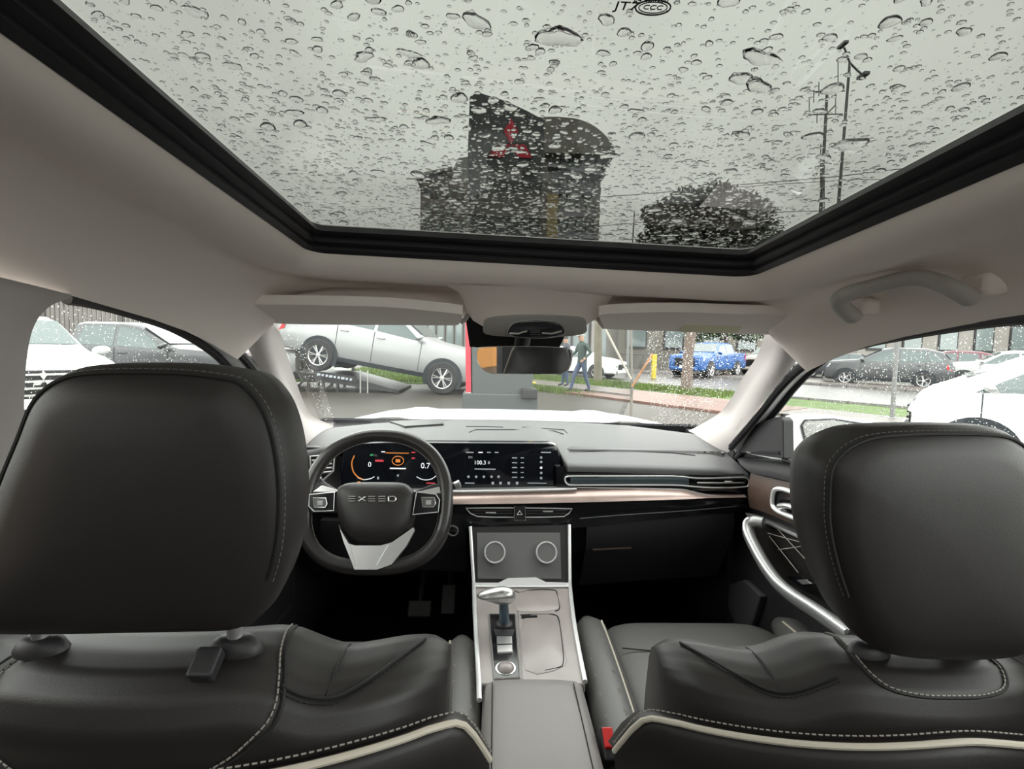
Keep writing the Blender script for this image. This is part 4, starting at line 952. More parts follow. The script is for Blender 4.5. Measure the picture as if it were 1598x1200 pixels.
# exterior mirror and bonnet of this car
em = thing('door_mirror', 'white door mirror outside the passenger window, glass wet with rain', 'mirror', W(1290, 690, 1.5))
eo = curve([W(x, y, 1.50) for x, y in [(1224, 704), (1224, 668), (1230, 654), (1250, 648), (1300, 649), (1345, 657), (1400, 668), (1420, 690), (1410, 720), (1330, 724), (1262, 722), (1236, 716)]], 3, True)
MB().pillow(eo, V((0.1, 1, 0)).normalized(), [(0, 0.0), (0.9, -0.004), (0.97, -0.004), (1, 0.004), (1.0, 0.03), (0.85, 0.09), (0.4, 0.12), (0, 0.125)]).build('housing', M['white'], em, smooth=60)
eg = [W(x, y, 1.492) for x, y in [(1251, 664), (1256, 656), (1300, 654), (1345, 661), (1396, 672), (1404, 690), (1396, 714), (1330, 716), (1272, 716), (1258, 690)]]
mg = MB().prism(eg, (0, 0.002, 0)).build('mirror_glass', M['mirror'], em, smooth=0)
MB().tube(eg, 0.003, 6, True).build('glass_rim', M['rubber'], em)
def em_place(q):
    p = W(q.uniform(1256, 1380), q.uniform(660, 714), 1.491); return p
mb = MB(); spray(mb, 250, em_place, 0.001, 0.003, (V((1, 0, 0)), V((0, 0, 1)), V((0, -1, 0))), 9, 6); mb.build('raindrop_film', M['water'], mg, kind='stuff')
MB().box(W(1245, 722, 1.50), (0.10, 0.06, 0.05)).build('foot', M['black'], em, smooth=0, bevel=0.01)

bo_ = thing('car_bonnet', 'white wet bonnet of this car beyond the windscreen', 'bonnet', (0, 2.7, 1.0))
rows = []
for i in range(12):
    y = 2.24 + 1.0 * i / 11; row = []
    for k in range(25):
        u = -1 + k / 12; z = 1.058 + (y - 2.24) * -0.080 - 0.02 * abs(u) ** 2 - 0.10 * max(0, abs(u) - 0.8) ** 1.5 * 5 - 0.02 * max(0, y - 2.9) ** 2
        row.append(V((0.85 * u, y, z + 0.012 * (0.5 < abs(u) < 0.75))))
    rows.append(row)
MB().loft(rows).build('panel', M['white'], bo_, smooth=80, solid=0.01)
ck = []
for k in range(21):
    u = -1 + k / 10; yb = 2.09 - 0.20 * u * u
    ck.append([V((0.76 * u, yb - 0.02, 1.046)), V((0.78 * u, yb + 0.06, 1.040)), V((0.80 * u, 2.25 - 0.06 * u * u, 1.030)), V((0.80 * u, 2.26 - 0.06 * u * u, 0.95))])
struct(MB().loft(ck).build('trim_6', M['black'], smooth=50))

# ================================================================== OUTSIDE: GROUND
asph = mat('wet_asphalt', (0.040, 0.034, 0.027), 0.55, spec=0.28, bump=(9, 0.25), var=(0.35, 0.28))
pave = mat('wet_paving', (0.085, 0.07, 0.062), 0.5, bump=(20, 0.3), var=(0.8, 0.15))
brickm = mat('red_path', (0.12, 0.06, 0.043), 0.55, var=(1.5, 0.25))
kerbm = mat('kerb_stone', (0.14, 0.13, 0.125), 0.6, var=(3, 0.2))
kerby = mat('kerb_yellow', (0.42, 0.33, 0.03), 0.6)
grassm = mat('grass_blades', (0.075, 0.115, 0.016), 0.7, var=(1.2, 0.35))
soil = mat('grass_soil', (0.075, 0.12, 0.03), 0.9, var=(2, 0.3))
G = struct(MB().add([(-120, -60, 0), (120, -60, 0), (120, 160, 0), (-120, 160, 0)], [(0, 1, 2, 3)]).build('ground', asph, smooth=0))
SA = V((3.1, 20.0, 0)); ST = V((0.572, -0.820, 0)); SNn = V((0.820, 0.572, 0))
def sp(s, n, z=0.0): return SA + ST * s + SNn * n + V((0, 0, z))
def band(name, s0, s1, n0, n1, z, m):
    return struct(MB().prism([sp(s0, n0), sp(s1, n0), sp(s1, n1), sp(s0, n1)], (0, 0, z)).build(name, m, smooth=0))
band('road', -11, 22, 1.6, 9.5, 0.012, mat('wet_road', (0.06, 0.054, 0.049), 0.36, bump=(8, 0.2), var=(0.5, 0.2)))
band('sidewalk', -11, 22, -2.6, -0.75, 0.05, pave)
band('sidewalk_far', -9, 22, 9.7, 12.0, 0.12, pave)
bpth = struct(MB().prism([sp(3.2, -3.6), sp(9.0, -3.6), sp(9.0, -0.9), sp(3.6, -0.9)], (0, 0, 0.058)).build('path', brickm, smooth=0))
band('verge_soil', -11, 16, -0.75, 1.5, 0.045, soil)
def kerb(n, s0, s1, nm):
    k0 = room('kerb', None, sp(s0, n))
    s = s0; i = 0
    me = None
    while s < s1:
        if me is None:
            o = MB().prism([sp(s, n - 0.09), sp(s + 0.97, n - 0.09), sp(s + 0.97, n + 0.09), sp(s, n + 0.09)], (0, 0, 0.11)).build('kerb_stone', kerbm, k0, smooth=0); me = o
        else:
            o = me.copy(); COL.objects.link(o); o.location = me.location + ST * (s - s0)
            o.parent = k0
        s += 1.0; i += 1
    return k0
kerb(1.55, -10, 14, ''); kerb(-2.7, -8, 5, ''); kerb(9.6, -8, 10, '')
yk = MB().prism([sp(-0.7, -2.95), sp(0.7, -2.95), sp(0.7, -2.6), sp(-0.7, -2.6)], (0, 0, 0.16)).build('painted_kerb_block', kerby, smooth=0, bevel=0.02)
tag(yk, 'yellow painted kerb block at the pavement edge', 'kerb')
def grass(name, n, place, seed, h0, h1):
    q = random.Random(seed); mb = MB()
    for _ in range(n):
        p = place(q); a = q.uniform(0, 6.28); h = q.uniform(h0, h1); wd = q.uniform(0.008, 0.02)
        d = V((cos(a), sin(a), 0)); e = V((-sin(a), cos(a), 0)) * q.uniform(-0.5, 0.5) * h
        k = len(mb.v); mb.v += [p - d * wd, p + d * wd, p + d * wd * 0.2 + e + V((0, 0, h))]; mb.f.append((k, k + 1, k + 2))
    me = bpy.data.meshes.new(name); me.from_pydata(mb.v, [], mb.f); me.materials.append(grassm)
    o = bpy.data.objects.new(name, me); COL.objects.link(o); o['kind'] = 'stuff'; return o
o = grass('grass', 9000, lambda q: sp(q.uniform(-10, 6.5), q.uniform(-0.7, 1.4), 0.04), 3, 0.06, 0.2)
tag(o, 'bright green grass verge between pavement and street', 'grass')
o = grass('grass', 1800, lambda q: sp(q.gauss(2.2, 0.7), q.gauss(-3.4, 0.25), 0.0), 4, 0.06, 0.2)
tag(o, 'patch of green grass at the foot of the staked sapling', 'grass')
struct(MB().prism([V((-7.3, 17.9, 0)), V((-1.5, 17.9, 0)), V((-1.5, 29.3, 0)), V((-7.3, 29.3, 0))], (0, 0, 0.04)).build('lawn', soil, smooth=0))
o = grass('grass', 7000, lambda q: V((q.uniform(-7.2, -1.8), 18.0 + 11 * q.random() ** 1.6, 0.03)), 5, 0.06, 0.22)
tag(o, 'strip of green grass behind the silver pickup', 'grass')

# ================================================================== VEHICLES
PNT = dict(silver=mat('silver_paint', (0.33, 0.335, 0.34), 0.3, metal=0.3, coat=0.3), white=mat('white_car_paint', (0.75, 0.76, 0.76), 0.3, coat=0.3), grey=mat('grey_paint', (0.07, 0.073, 0.077), 0.3, metal=0.3, coat=0.3),
           blue=mat('blue_paint', (0.02, 0.085, 0.27), 0.35, coat=0.3), dkred=mat('dark_red_paint', (0.10, 0.016, 0.03), 0.35, coat=0.3), black=mat('black_paint', (0.02, 0.02, 0.022), 0.3, coat=0.3), beige=mat('pale_paint', (0.5, 0.48, 0.44), 0.35, coat=0.2))
MG = mat('car_window', (0.05, 0.075, 0.075), 0.06, spec=0.8)
MTY = mat('tyre', (0.018, 0.018, 0.02), 0.7); MARCH = mat('wheel_arch', (0.02, 0.025, 0.03), 0.8)
MHL = mat('headlamp', (0.6, 0.62, 0.63), 0.1, metal=0.3); MTL = mat('tail_lamp', (0.55, 0.02, 0.03), 0.25)
MPL = mat('number_plate', (0.7, 0.7, 0.68), 0.5)
# station: x, z low, z belt, z top, half width at belt, half width at top
KIND = dict(
    mpv=dict(st=[(2.02, .45, .70, .76, .76, .70), (1.98, .26, .86, .90, .86, .80), (1.88, .24, .93, .98, .88, .82), (1.76, .22, .97, 1.03, .89, .82), (1.64, .22, .97, 1.09, .89, .80), (0.95, .22, .99, 1.44, .89, .70), (0.3, .22, 1.0, 1.58, .89, .66), (-0.4, .22, 1.0, 1.60, .89, .66), (-1.5, .24, 1.02, 1.56, .88, .66), (-2.0, .32, 1.02, 1.45, .86, .68), (-2.1, .45, .9, 1.1, .80, .72)], wx=(1.42, -1.25), r=0.32, W=0.89,
        sw=[[(1.46, .06), (0.95, .72), (0.35, .90), (-0.25, .90), (-0.25, .06)], [(-0.33, .06), (-0.33, .90), (-1.2, .88), (-1.25, .06)], [(-1.32, .06), (-1.28, .86), (-1.8, .80), (-1.85, .10)]], ws=(1.62, 0.45), rw=(-2.05, -1.85), doors=(1.40, -0.29, -1.28), bed=False),
    pickup=dict(st=[(2.68, .50, .98, 1.03, .82, .76), (2.60, .36, 1.06, 1.12, .92, .84), (2.2, .34, 1.10, 1.17, .94, .86), (1.30, .34, 1.15, 1.23, .94, .86), (1.12, .34, 1.17, 1.27, .94, .84), (0.35, .34, 1.21, 1.76, .94, .70), (0.0, .34, 1.22, 1.82, .94, .70), (-0.9, .34, 1.25, 1.82, .94, .70), (-1.05, .36, 1.26, 1.78, .94, .71), (-1.14, .36, 1.27, 1.32, .94, .88), (-1.16, .36, 1.27, 1.30, .94, .90), (-2.55, .42, 1.28, 1.30, .94, .90), (-2.66, .50, 1.22, 1.26, .90, .86)], wx=(1.72, -1.44), r=0.40, W=0.94,
        sw=[[(1.02, .05), (0.40, .88), (-0.08, .90), (-0.08, .05)], [(-0.16, .05), (-0.16, .90), (-0.86, .88), (-0.98, .05)]], ws=(1.1, 0.38), rw=(-1.13, -1.02), doors=(1.08, -0.12, -1.06), bed=True),
    suv=dict(st=[(2.25, .45, .85, .92, .78, .70), (2.18, .28, .98, 1.03, .88, .80), (1.7, .26, 1.03, 1.10, .91, .83), (1.0, .26, 1.06, 1.16, .92, .84), (0.85, .26, 1.07, 1.20, .92, .82), (0.1, .26, 1.08, 1.64, .92, .68), (-0.3, .26, 1.08, 1.70, .92, .68), (-1.4, .26, 1.10, 1.66, .92, .68), (-1.9, .28, 1.10, 1.52, .91, .70), (-2.18, .34, 1.08, 1.16, .88, .80), (-2.28, .46, .95, 1.0, .82, .74)], wx=(1.40, -1.32), r=0.35, W=0.92,
        sw=[[(0.75, .05), (0.12, .86), (-0.42, .88), (-0.42, .05)], [(-0.5, .05), (-0.5, .88), (-1.3, .86), (-1.38, .05)], [(-1.46, .06), (-1.40, .82), (-1.75, .72), (-1.95, .12)]], ws=(0.84, 0.12), rw=(-2.16, -1.94), doors=(0.85, -0.46, -1.35), bed=False),
    sedan=dict(st=[(2.22, .40, .62, .68, .70, .64), (2.14, .24, .74, .78, .84, .78), (1.6, .22, .86, .92, .87, .80), (0.95, .22, .92, 1.0, .88, .80), (0.8, .22, .93, 1.03, .88, .78), (0.05, .22, .94, 1.38, .88, .62), (-0.4, .22, .94, 1.44, .88, .62), (-1.0, .22, .95, 1.40, .88, .62), (-1.6, .24, .96, 1.06, .87, .74), (-2.1, .30, .94, 1.0, .84, .76), (-2.2, .42, .80, .84, .76, .70)], wx=(1.32, -1.28), r=0.31, W=0.88,
        sw=[[(0.7, .06), (0.06, .84), (-0.40, .88), (-0.40, .06)], [(-0.48, .06), (-0.48, .88), (-1.0, .82), (-1.4, .10)]], ws=(0.8, 0.06), rw=(-1.58, -1.02), doors=(0.75, -0.44, -1.3), bed=False))
def car(kind, name, label, pos, head, paint, group=None, scale=1.0, pitch=0.0, emblem=False, grille='bars', cat='car'):
    K = KIND[kind]; root = thing(name, label, cat, (0, 0, 0), group)
    Pm = PNT[paint]; st = K['st']
    def ring(s):
        x, zl, zb, zt, wb, wt = s
        h = [(wb * .80, zl), (wb * .95, zl + .06), (wb, zl + .22), (wb * 1.0, (zl + zb) / 2 + .08), (wb * .985, zb - .08), (wb * .965, zb), (wt + (wb * .965 - wt) * .25, zt - (zt - zb) * .25), (wt, zt - .05 if zt - zb > .2 else zt - .015), (wt * .88, zt), (wt * .4, zt + .015)]
        return [V((x, y, z)) for y, z in h] + [V((x, -y, z)) for y, z in reversed(h)]
    MB().loft([ring(s) for s in st], close=True, caps=True).build('body', Pm, root, smooth=28)
    def sta(x):
        a = [s for s in st]
        for p, q in zip(a, a[1:]):
            if q[0] <= x <= p[0]:
                t = (p[0] - x) / (p[0] - q[0]); return [p[i] + (q[i] - p[i]) * t for i in range(6)]
        return st[0]
    def side(x, f, sg, off):
        s = sta(x); zb, zt, wb, wt = s[2], s[3], s[4] * .965, s[5]
        return V((x, sg * (wb + (wt - wb) * f + off), zb + (zt - zb) * f))
    for sg in (1, -1):
        for poly in K['sw']:
            MB().prism([side(x, f * 0.93, sg, 0.008) for x, f in poly], (0, -sg * 0.02, 0)).build('side_window', MG, root, smooth=0)
        for x in K['doors']:
            s = sta(x); MB().tube([V((x, sg * (s[4] * 1.003), s[1] + .12)), V((x, sg * (s[4] * 1.003), s[2] - .08)), V((x, sg * s[4] * .97, s[2]))], 0.006, 4).build('door_gap', MARCH, root, smooth=0)
        for x in K['doors'][1:]:
            s = sta(x + .16); hd = MB().box((x + .18, sg * (s[4] + .012), s[2] - .13), (.2, .03, .035)).build('door_handle', Pm if kind != 'sedan' else MARCH, root, smooth=0, bevel=.008)
        s = sta(K['doors'][0] - .1)
        MB().pillow([V((K['doors'][0] - .02 + .05 * cos(a), sg * (s[4] + .12 + .13 * sin(a)), s[2] + .09 + 0.0)) + V((0, 0, .075 * cos(a * 1))) for a in [2 * pi * k / 14 for k in range(14)]], (-1, 0, 0), [(0, -.05), (.8, -.04), (1, 0), (.85, .06), (0, .07)]).build('door_mirror', Pm, root, smooth=60)
        s = sta(0.0); MB().prism([V((K['wx'][0] - K['r'] - .06, sg * (s[4] * .97), s[1] - .01)), V((K['wx'][1] + K['r'] + .06, sg * (s[4] * .97), s[1] - .01)), V((K['wx'][1] + K['r'] + .06, sg * (s[4] * 1.005), s[1] + .10)), V((K['wx'][0] - K['r'] - .06, sg * (s[4] * 1.005), s[1] + .10))], (0, sg * .012, 0)).build('sill', MARCH, root, smooth=0)
    # glazing front and rear
    def cross(x0, x1, m, nm, lo, hi):
        a, b = sta(x0), sta(x1)
        za, zb_ = a[3], b[3]
        A = V((x0, 0, za)); B = V((x1, 0, zb_)); P0, P1 = A.lerp(B, lo), A.lerp(B, hi)
        w0, w1 = a[5] + (b[5] - a[5]) * lo - .06, a[5] + (b[5] - a[5]) * hi - .06
        nn = V((B.z - A.z, 0, A.x - B.x)); nn = nn.normalized() * (1 if (x0 > x1) else -1)
        if nn.z < 0: nn = -nn
        MB().prism([P0 + V((0, w0, .02)), P0 + V((0, -w0, .02)), P1 + V((0, -w1, .02)), P1 + V((0, w1, .02))], nn * .012).build(nm, m, root, smooth=0)
    cross(K['ws'][0], K['ws'][1], MG, 'windscreen', .06, .94); cross(K['rw'][0], K['rw'][1], MG, 'rear_window', .12, .9)
    # wheels
    r = K['r']
    wheel = None
    for x in K['wx']:
        for sg in (1, -1):
            yy = sg * K['W']
            arch = [V((x + (r * 1.22) * cos(a), yy * .99, r + r * 1.22 * sin(a))) for a in [R(-25) + R(230) * k / 18 for k in range(19)]]
            MB().prism(arch, (0, sg * .022, 0)).build('wheel_arch', MARCH, root, smooth=0)
            wl = MB().lathe([(r * .62, .10), (r * .66, .125), (r * .93, .12), (r, .09), (r, -.09), (r * .9, -.11), (0, -.11)], (x, yy - sg * .07, r), (0, sg, 0), 28).build('wheel', MTY, root, smooth=40)
            c0 = V((x, yy - sg * .07, r))
            mb = MB().lathe([(r * .62, .06), (r * .65, .115), (r * .60, .105), (r * .57, .05)], c0, (0, sg, 0), 28)
            mb.lathe([(r * .16, .06), (r * .15, .10), (0, .105)], c0, (0, sg, 0), 14)
            for k in range(6 if kind == 'pickup' else 5):
                for dd in (-.13, .13):
                    a = 2 * pi * k / (6 if kind == 'pickup' else 5); b = a + dd
                    mb.tube([c0 + V((r * .12 * cos(a), sg * .095, r * .12 * sin(a))), c0 + V((r * .61 * cos(b), sg * .10, r * .61 * sin(b)))], r * .045, 5)
            mb.build('rim', M['silver'], wl, smooth=40)
    xf, s0 = st[1][0], st[1]
    xr, s9 = st[-2][0], st[-2]
    for sg in (1, -1):
        MB().prism([V((xf + .02, sg * s0[4] * .55, s0[2] - .05)), V((xf + .055, sg * s0[4] * .55, s0[2] - .17)), V((xf - .10, sg * (s0[4] + .012), s0[2] - .20)), V((xf - .22, sg * (s0[4] + .02), s0[2] - .05)), V((xf - .10, sg * (s0[4] * .9), s0[2] - .0))], (0.045, 0, 0)).build('headlamp', MHL, root, smooth=0, bevel=.01)
        hh = .38 if kind == 'pickup' else .22
        MB().prism([V((xr - .04, sg * s9[4] * .72, s9[2] - .06)), V((xr - .04, sg * s9[4] * .72, s9[2] - .06 - hh)), V((xr + .0, sg * (s9[4] + .012), s9[2] - .06 - hh)), V((xr + .16, sg * (s9[4] + .012), s9[2] - .06 - hh * .8)), V((xr + .16, sg * (s9[4] + .012), s9[2] - .06))], (-.06, 0, 0)).build('tail_lamp', MTL, root, smooth=0, bevel=.01)
    z1, z0 = s0[2] - .06, s0[1] + .16
    gm = MB().box((st[0][0] + .005, 0, (z0 + z1) / 2), (.06, s0[4] * 1.15, (z1 - z0))).build('grille', M['gloss'], root, smooth=0, bevel=.02)
    for k in range(5):
        MB().box((st[0][0] + .045, 0, z0 + (z1 - z0) * (k + .6) / 5.2), (.03, s0[4] * (1.12 if k > 1 else 1.3), .028)).build('grille_bar', M['chrome'] if emblem else M['black'], gm, smooth=0)
    MB().box((st[0][0] + .05, 0, s0[1] + .12), (.08, s0[4] * 1.55, .16)).build('bumper', Pm if not emblem else M['black'], root, smooth=0, bevel=.04)
    MB().box((st[0][0] + .10, 0, s0[1] + .20), (.02, .42, .13)).build('number_plate', MPL, root, smooth=0)
    if emblem:
        ez = z1 - .13; ex = st[0][0] + .065
        for a in (pi / 2, pi / 2 + 2 * pi / 3, pi / 2 + 4 * pi / 3):
            u, v_ = V((0, cos(a), sin(a))), V((0, -sin(a), cos(a)))
            o_ = V((ex, 0, ez))
            MB().prism([o_, o_ + u * .065 + v_ * .037, o_ + u * .13, o_ + u * .065 - v_ * .037], (.015, 0, 0)).build('emblem_diamond', M['chrome'], root, smooth=0)
    if K['bed']:
        MB().box((-1.86, 0, 1.29), (1.30, 1.62, .03)).build('bed_cover', MARCH, root, smooth=0)
        MB().box((-2.70, 0, .55), (.14, 1.7, .16)).build('rear_bumper', M['chrome'], root, smooth=0, bevel=.03)
    root.scale = (scale,) * 3
    root.rotation_euler = Euler((0, 0, 0)); h = math.radians(head)
    root.rotation_euler = (Matrix.Rotation(h, 3, 'Z') @ Matrix.Rotation(math.radians(pitch), 3, 'Y')).to_euler()
    root.location = pos
    return root
# silver pickup, tail raised on the ramp
FWH, RWH = W(690, 590, 14.2), W(497, 554, 14.6)
ax = (FWH - RWH); Ls = ax.length; sc_p = Ls / 3.16
hd = math.degrees(atan2(ax.y, ax.x)); pt = math.degrees(math.asin(-ax.z / Ls))
Rm = Matrix.Rotation(R(hd), 3, 'Z') @ Matrix.Rotation(R(pt), 3, 'Y')
loc = FWH - Rm @ (V((1.72, -0.94, 0.40)) * sc_p)
pick = car('pickup', 'pickup_truck', 'silver double-cab pickup with its tail raised on the display ramp', loc, hd, 'silver', scale=sc_p, pitch=pt, cat='pickup truck')
# the ramp under its rear wheels
rp_ = thing('display_ramp', 'black steel display ramp under the rear wheels of the silver pickup', 'ramp', (RWH.x, RWH.y, 0))
zr = RWH.z - 0.40 * sc_p - 0.03
mb_ = MB().prism([V((RWH.x - 0.7, RWH.y - .25, zr)), V((RWH.x + 0.7, RWH.y - .25, zr - .05)), V((RWH.x + 2.3, RWH.y - .25, .08)), V((RWH.x + 2.3, RWH.y - .25, 0.0)), V((RWH.x + .6, RWH.y - .25, zr - .3)), V((RWH.x - 0.7, RWH.y - .25, zr - .18))], (0, 2.1, 0))
mb_.build('deck', M['black'], rp_, smooth=0)
for x in (-.6, -.2, .2, .6):
    for y in (-.22, 1.8):
        MB().box((RWH.x + x, RWH.y + y, (zr - .1) / 2), (.07, .07, zr - .1)).build('leg', M['black'], rp_, smooth=0)
for x in (-.4, 0.45): MB().tube([V((RWH.x + x - .2, RWH.y - .23, .05)), V((RWH.x + x + .2, RWH.y - .23, zr - .12))], .025, 6).build('brace', M['black'], rp_)
MB().box((RWH.x + .55, RWH.y - .27, zr - .10), (1.2, .015, .16), Matrix.Rotation(R(8), 3, 'Y')).build('name_board', M['black'], rp_, smooth=0)
for k in range(9): MB().box((RWH.x + .1 + k * .11, RWH.y - .285, zr - .045 - k * .0155), (.06 if k % 3 else .09, .01, .06)).build('board_mark', M['txt_g'], rp_, smooth=0)
for x in (1.25, 1.45): MB().tube([V((RWH.x + x, RWH.y - .3, .0)), V((RWH.x + x, RWH.y - .3, .62))], .02, 6).build('post', M['silver'], rp_)
# white off-roader seen past the driver's head restraint
fw_ = W(62, 600, 6.6)
car('suv', 'white_off_roader', 'white off-roader with a barred black grille outside the driver window', (-7.93, 8.45, 0), -38, 'white', emblem=True)
p = W(190, 560, 12.5); car('pickup', 'pickup_truck', 'dark grey pickup parked before the slatted fence', (p.x + 0.3, 12.8, 0), 4, 'grey', cat='pickup truck', scale=0.95)
p = W(300, 540, 15.5); car('suv', 'silver_car', 'silver car parked behind the dark grey pickup', (p.x + .6, 16.0, 0), 6, 'silver', scale=1.1)
p = W(440, 570, 16.2); car('sedan', 'white_sedan', 'white sedan half hidden behind the raised pickup tail', (p.x - .2, 21.6, 0), -75, 'white')
# street side
p = sp(-3.1, 3.0); car('sedan', 'white_sedan', 'white sedan parked at the kerb behind the concrete pole', p, math.degrees(atan2(ST.y, ST.x)) + 22, 'white')
p = WZ(1124, 590, 0); car('pickup', 'blue_pickup', 'bright blue pickup across the street behind wet glass', (p.x, p.y + 1.5, 0), 222, 'blue', cat='pickup truck')
p = WZ(1172, 590, 0); car('suv', 'silver_car', 'pale car standing next to the blue pickup', (p.x + 3.9, p.y + 5.6, 0), 222, 'beige')
_pf = W(1428, 640, 5.9); _pf.z = 0; car('mpv', 'white_car', 'large white car parked just outside the passenger window', _pf - (V((cos(R(137)), sin(R(137)), 0)) * 1.98 + V((-sin(R(137)), cos(R(137)), 0)) * 0.86), 137, 'white')
gx = 'parked cars beyond the street'
for (px, py, D, kd, pa, hd, lb, nm) in ((1272, 575, 34, 'suv', 'silver', 172, 'silver car farthest along the row beyond the street', 'parked_car'), (1325, 578, 28, 'sedan', 'grey', 150, 'dark grey car in the row beyond the street, next to the silver one', 'parked_car'), (1410, 580, 21, 'suv', 'grey', 140, 'grey car in the row just behind the slim metal post', 'parked_car'), (1500, 572, 27, 'suv', 'dkred', 140, 'dark red car above the white car bonnet', 'parked_car'), (1600, 575, 22, 'suv', 'silver', 140, 'silver car in the row behind the white car roof', 'parked_car')):
    p = W(px, py, D); car(kd, nm, lb, (p.x, D + 1.0, 0), hd, pa, gx)

# ================================================================== PYLON SIGN, BUILDINGS
YP = 10.6
py_ = thing('pylon_sign', 'tall dark grey pylon with a red three-diamond emblem and red edge', 'sign', W(785, 660, YP) * 1.0)
py_.location.z = 0; OFF[py_.name] = V(py_.location)
b_l, b_r = W(737, 640, YP), W(829, 640, YP)
fl_ = [V((b_l.x, YP, 0.35)), V((b_r.x, YP, 0.35)), W(834, 560, YP), W(842, 400, YP), W(848, 262, YP), W(850, 238, YP), W(850, 187, YP), W(822, 172, YP), W(790, 157, YP), W(745, 143, YP), W(733, 150, YP), W(730, 235, YP), W(733, 420, YP)]
MB().prism(fl_, (0, 0.5, 0)).build('panel', mat('pylon_grey', (0.062, 0.069, 0.069), 0.45), py_, smooth=0, bevel=0.02)
re_ = [V((W(727, 612, YP).x, YP, W(727, 612, YP).z)), W(735, 612, YP), W(734, 470, YP), W(726, 470, YP)]
MB().prism([p + V((0, -.01, 0)) for p in re_], (0, 0.5, 0)).build('red_edge', mat('sign_red', (0.42, 0.03, 0.05), 0.45), py_, smooth=0)
MB().prism([V((re_[0].x, YP, 0.3)), V((re_[1].x, YP, 0.3)), re_[1], re_[0]], (0, .5, 0)).build('white_foot', M['white'], py_, smooth=0)
MB().box((b_r.x - .65, YP + .25, .20), (1.55, .7, .40)).build('plinth', bpy.data.materials['pylon_grey'], py_, smooth=0, bevel=.02)
MB().box((b_r.x - .06, YP + .0, .42), (.32, .5, .20)).build('plinth', M['black'], py_, smooth=0, bevel=.02)
MB().box(W(740, 630, YP - .03), (.20, .03, .14)).build('blue_plate', PNT['blue'], py_, smooth=0)
ec = W(797, 225, YP - 0.04); er = 0.50
ered = mat('emblem_red', (0.55, 0.01, 0.04), 0.4)
for a in (pi / 2 + .0, pi / 2 + 2 * pi / 3, pi / 2 + 4 * pi / 3):
    u, v_ = V((cos(a), 0, sin(a))), V((-sin(a), 0, cos(a)))
    MB().prism([ec + u * .01, ec + u * er * .5 + v_ * er * .29, ec + u * er, ec + u * er * .5 - v_ * er * .29], (0, .06, 0)).build('emblem_diamond', ered, py_, smooth=0)
hb = W(805, 318, YP - .02)
for k in range(14): MB().box(V((hb.x - .5 + k * .085, YP - .015, W(800, 268, YP).z + .02 * (k % 2))), (.05, .03, .13 if k % 3 else .18)).build('letter', M['speaker'], py_, smooth=0)

bd = thing('showroom_building', 'grey showroom building with a curved roof behind the pylon', 'building', (1.0, 31, 0))
YB = 30.0
wallm = mat('showroom_wall', (0.22, 0.205, 0.195), 0.7, var=(0.5, 0.12)); bandm = mat('showroom_band', (0.22, 0.23, 0.26), 0.6); roofm = mat('showroom_roof', (0.20, 0.19, 0.165), 0.6); colm = mat('tan_column', (0.36, 0.28, 0.13), 0.7)
def zz(py, px=850): return W(px, py, YB).z
def xx(px, py=330): return W(px, py, YB).x
MB().prism([V((xx(656), YB, 0)), V((xx(735), YB, 0)), V((xx(735), YB, zz(243, 735))), V((xx(714), YB, zz(247, 714))), V((xx(704), YB, zz(268, 704))), V((xx(668), YB, zz(279, 668))), V((xx(656), YB, zz(281, 656)))], (0, 8, 0)).build('wing_wall', wallm, bd, smooth=0)
MB().prism([V((xx(650), YB - .6, zz(282, 650))), V((xx(706), YB - .6, zz(269, 704))), V((xx(706), YB - .6, zz(265, 704))), V((xx(650), YB - .6, zz(277, 650)))], (0, 9, 0)).build('wing_roof', roofm, bd, smooth=0)
MB().prism([V((xx(735), YB, 0)), V((xx(931), YB, 0)), V((xx(933), YB, zz(240, 933))), V((xx(735), YB, zz(240, 735)))], (0, 9, 0)).build('main_wall', wallm, bd, smooth=0)
arc = [(735, 196), (850, 192), (880, 193), (900, 196), (920, 204), (937, 217), (948, 230), (955, 240)]
ap = curve([V((xx(x, y), YB - .8, W(x, y, YB).z)) for x, y in arc], 4)
MB().prism(ap + [V((ap[-1].x, YB - .8, ap[-1].z - .35)), V((ap[0].x, YB - .8, ap[-1].z - .35))], (0, 10, 0)).build('curved_roof', roofm, bd, smooth=0)
for y0, y1 in ((272, 279), (292, 304), (326, 338), (362, 372)):
    MB().prism([V((xx(860), YB - .25, zz(y1))), V((xx(935), YB - .25, zz(y1))), V((xx(936), YB - .25, zz(y0))), V((xx(860), YB - .25, zz(y0)))], (0, .3, 0)).build('band', bandm, bd, smooth=0)
MB().prism([V((xx(852), YB - .9, zz(262))), V((xx(938), YB - .9, zz(276))), V((xx(938), YB - .9, zz(279))), V((xx(852), YB - .9, zz(268)))], (0, 1.0, 0)).build('canopy', bandm, bd, smooth=0)
for x0, x1 in ((853, 870), (928, 934)):
    MB().prism([V((xx(x0), YB - .35, 0)), V((xx(x1), YB - .35, 0)), V((xx(x1), YB - .35, zz(305 if x0 < 900 else 245))), V((xx(x0), YB - .35, zz(305 if x0 < 900 else 245)))], (0, .4, 0)).build('column', colm if x0 < 900 else wallm, bd, smooth=0)
bg = mat('showroom_glass', (0.14, 0.17, 0.17), 0.1, spec=0.7)
zr_ = [(305, 325), (339, 361), (373, 400), (246, 270), (280, 291)]
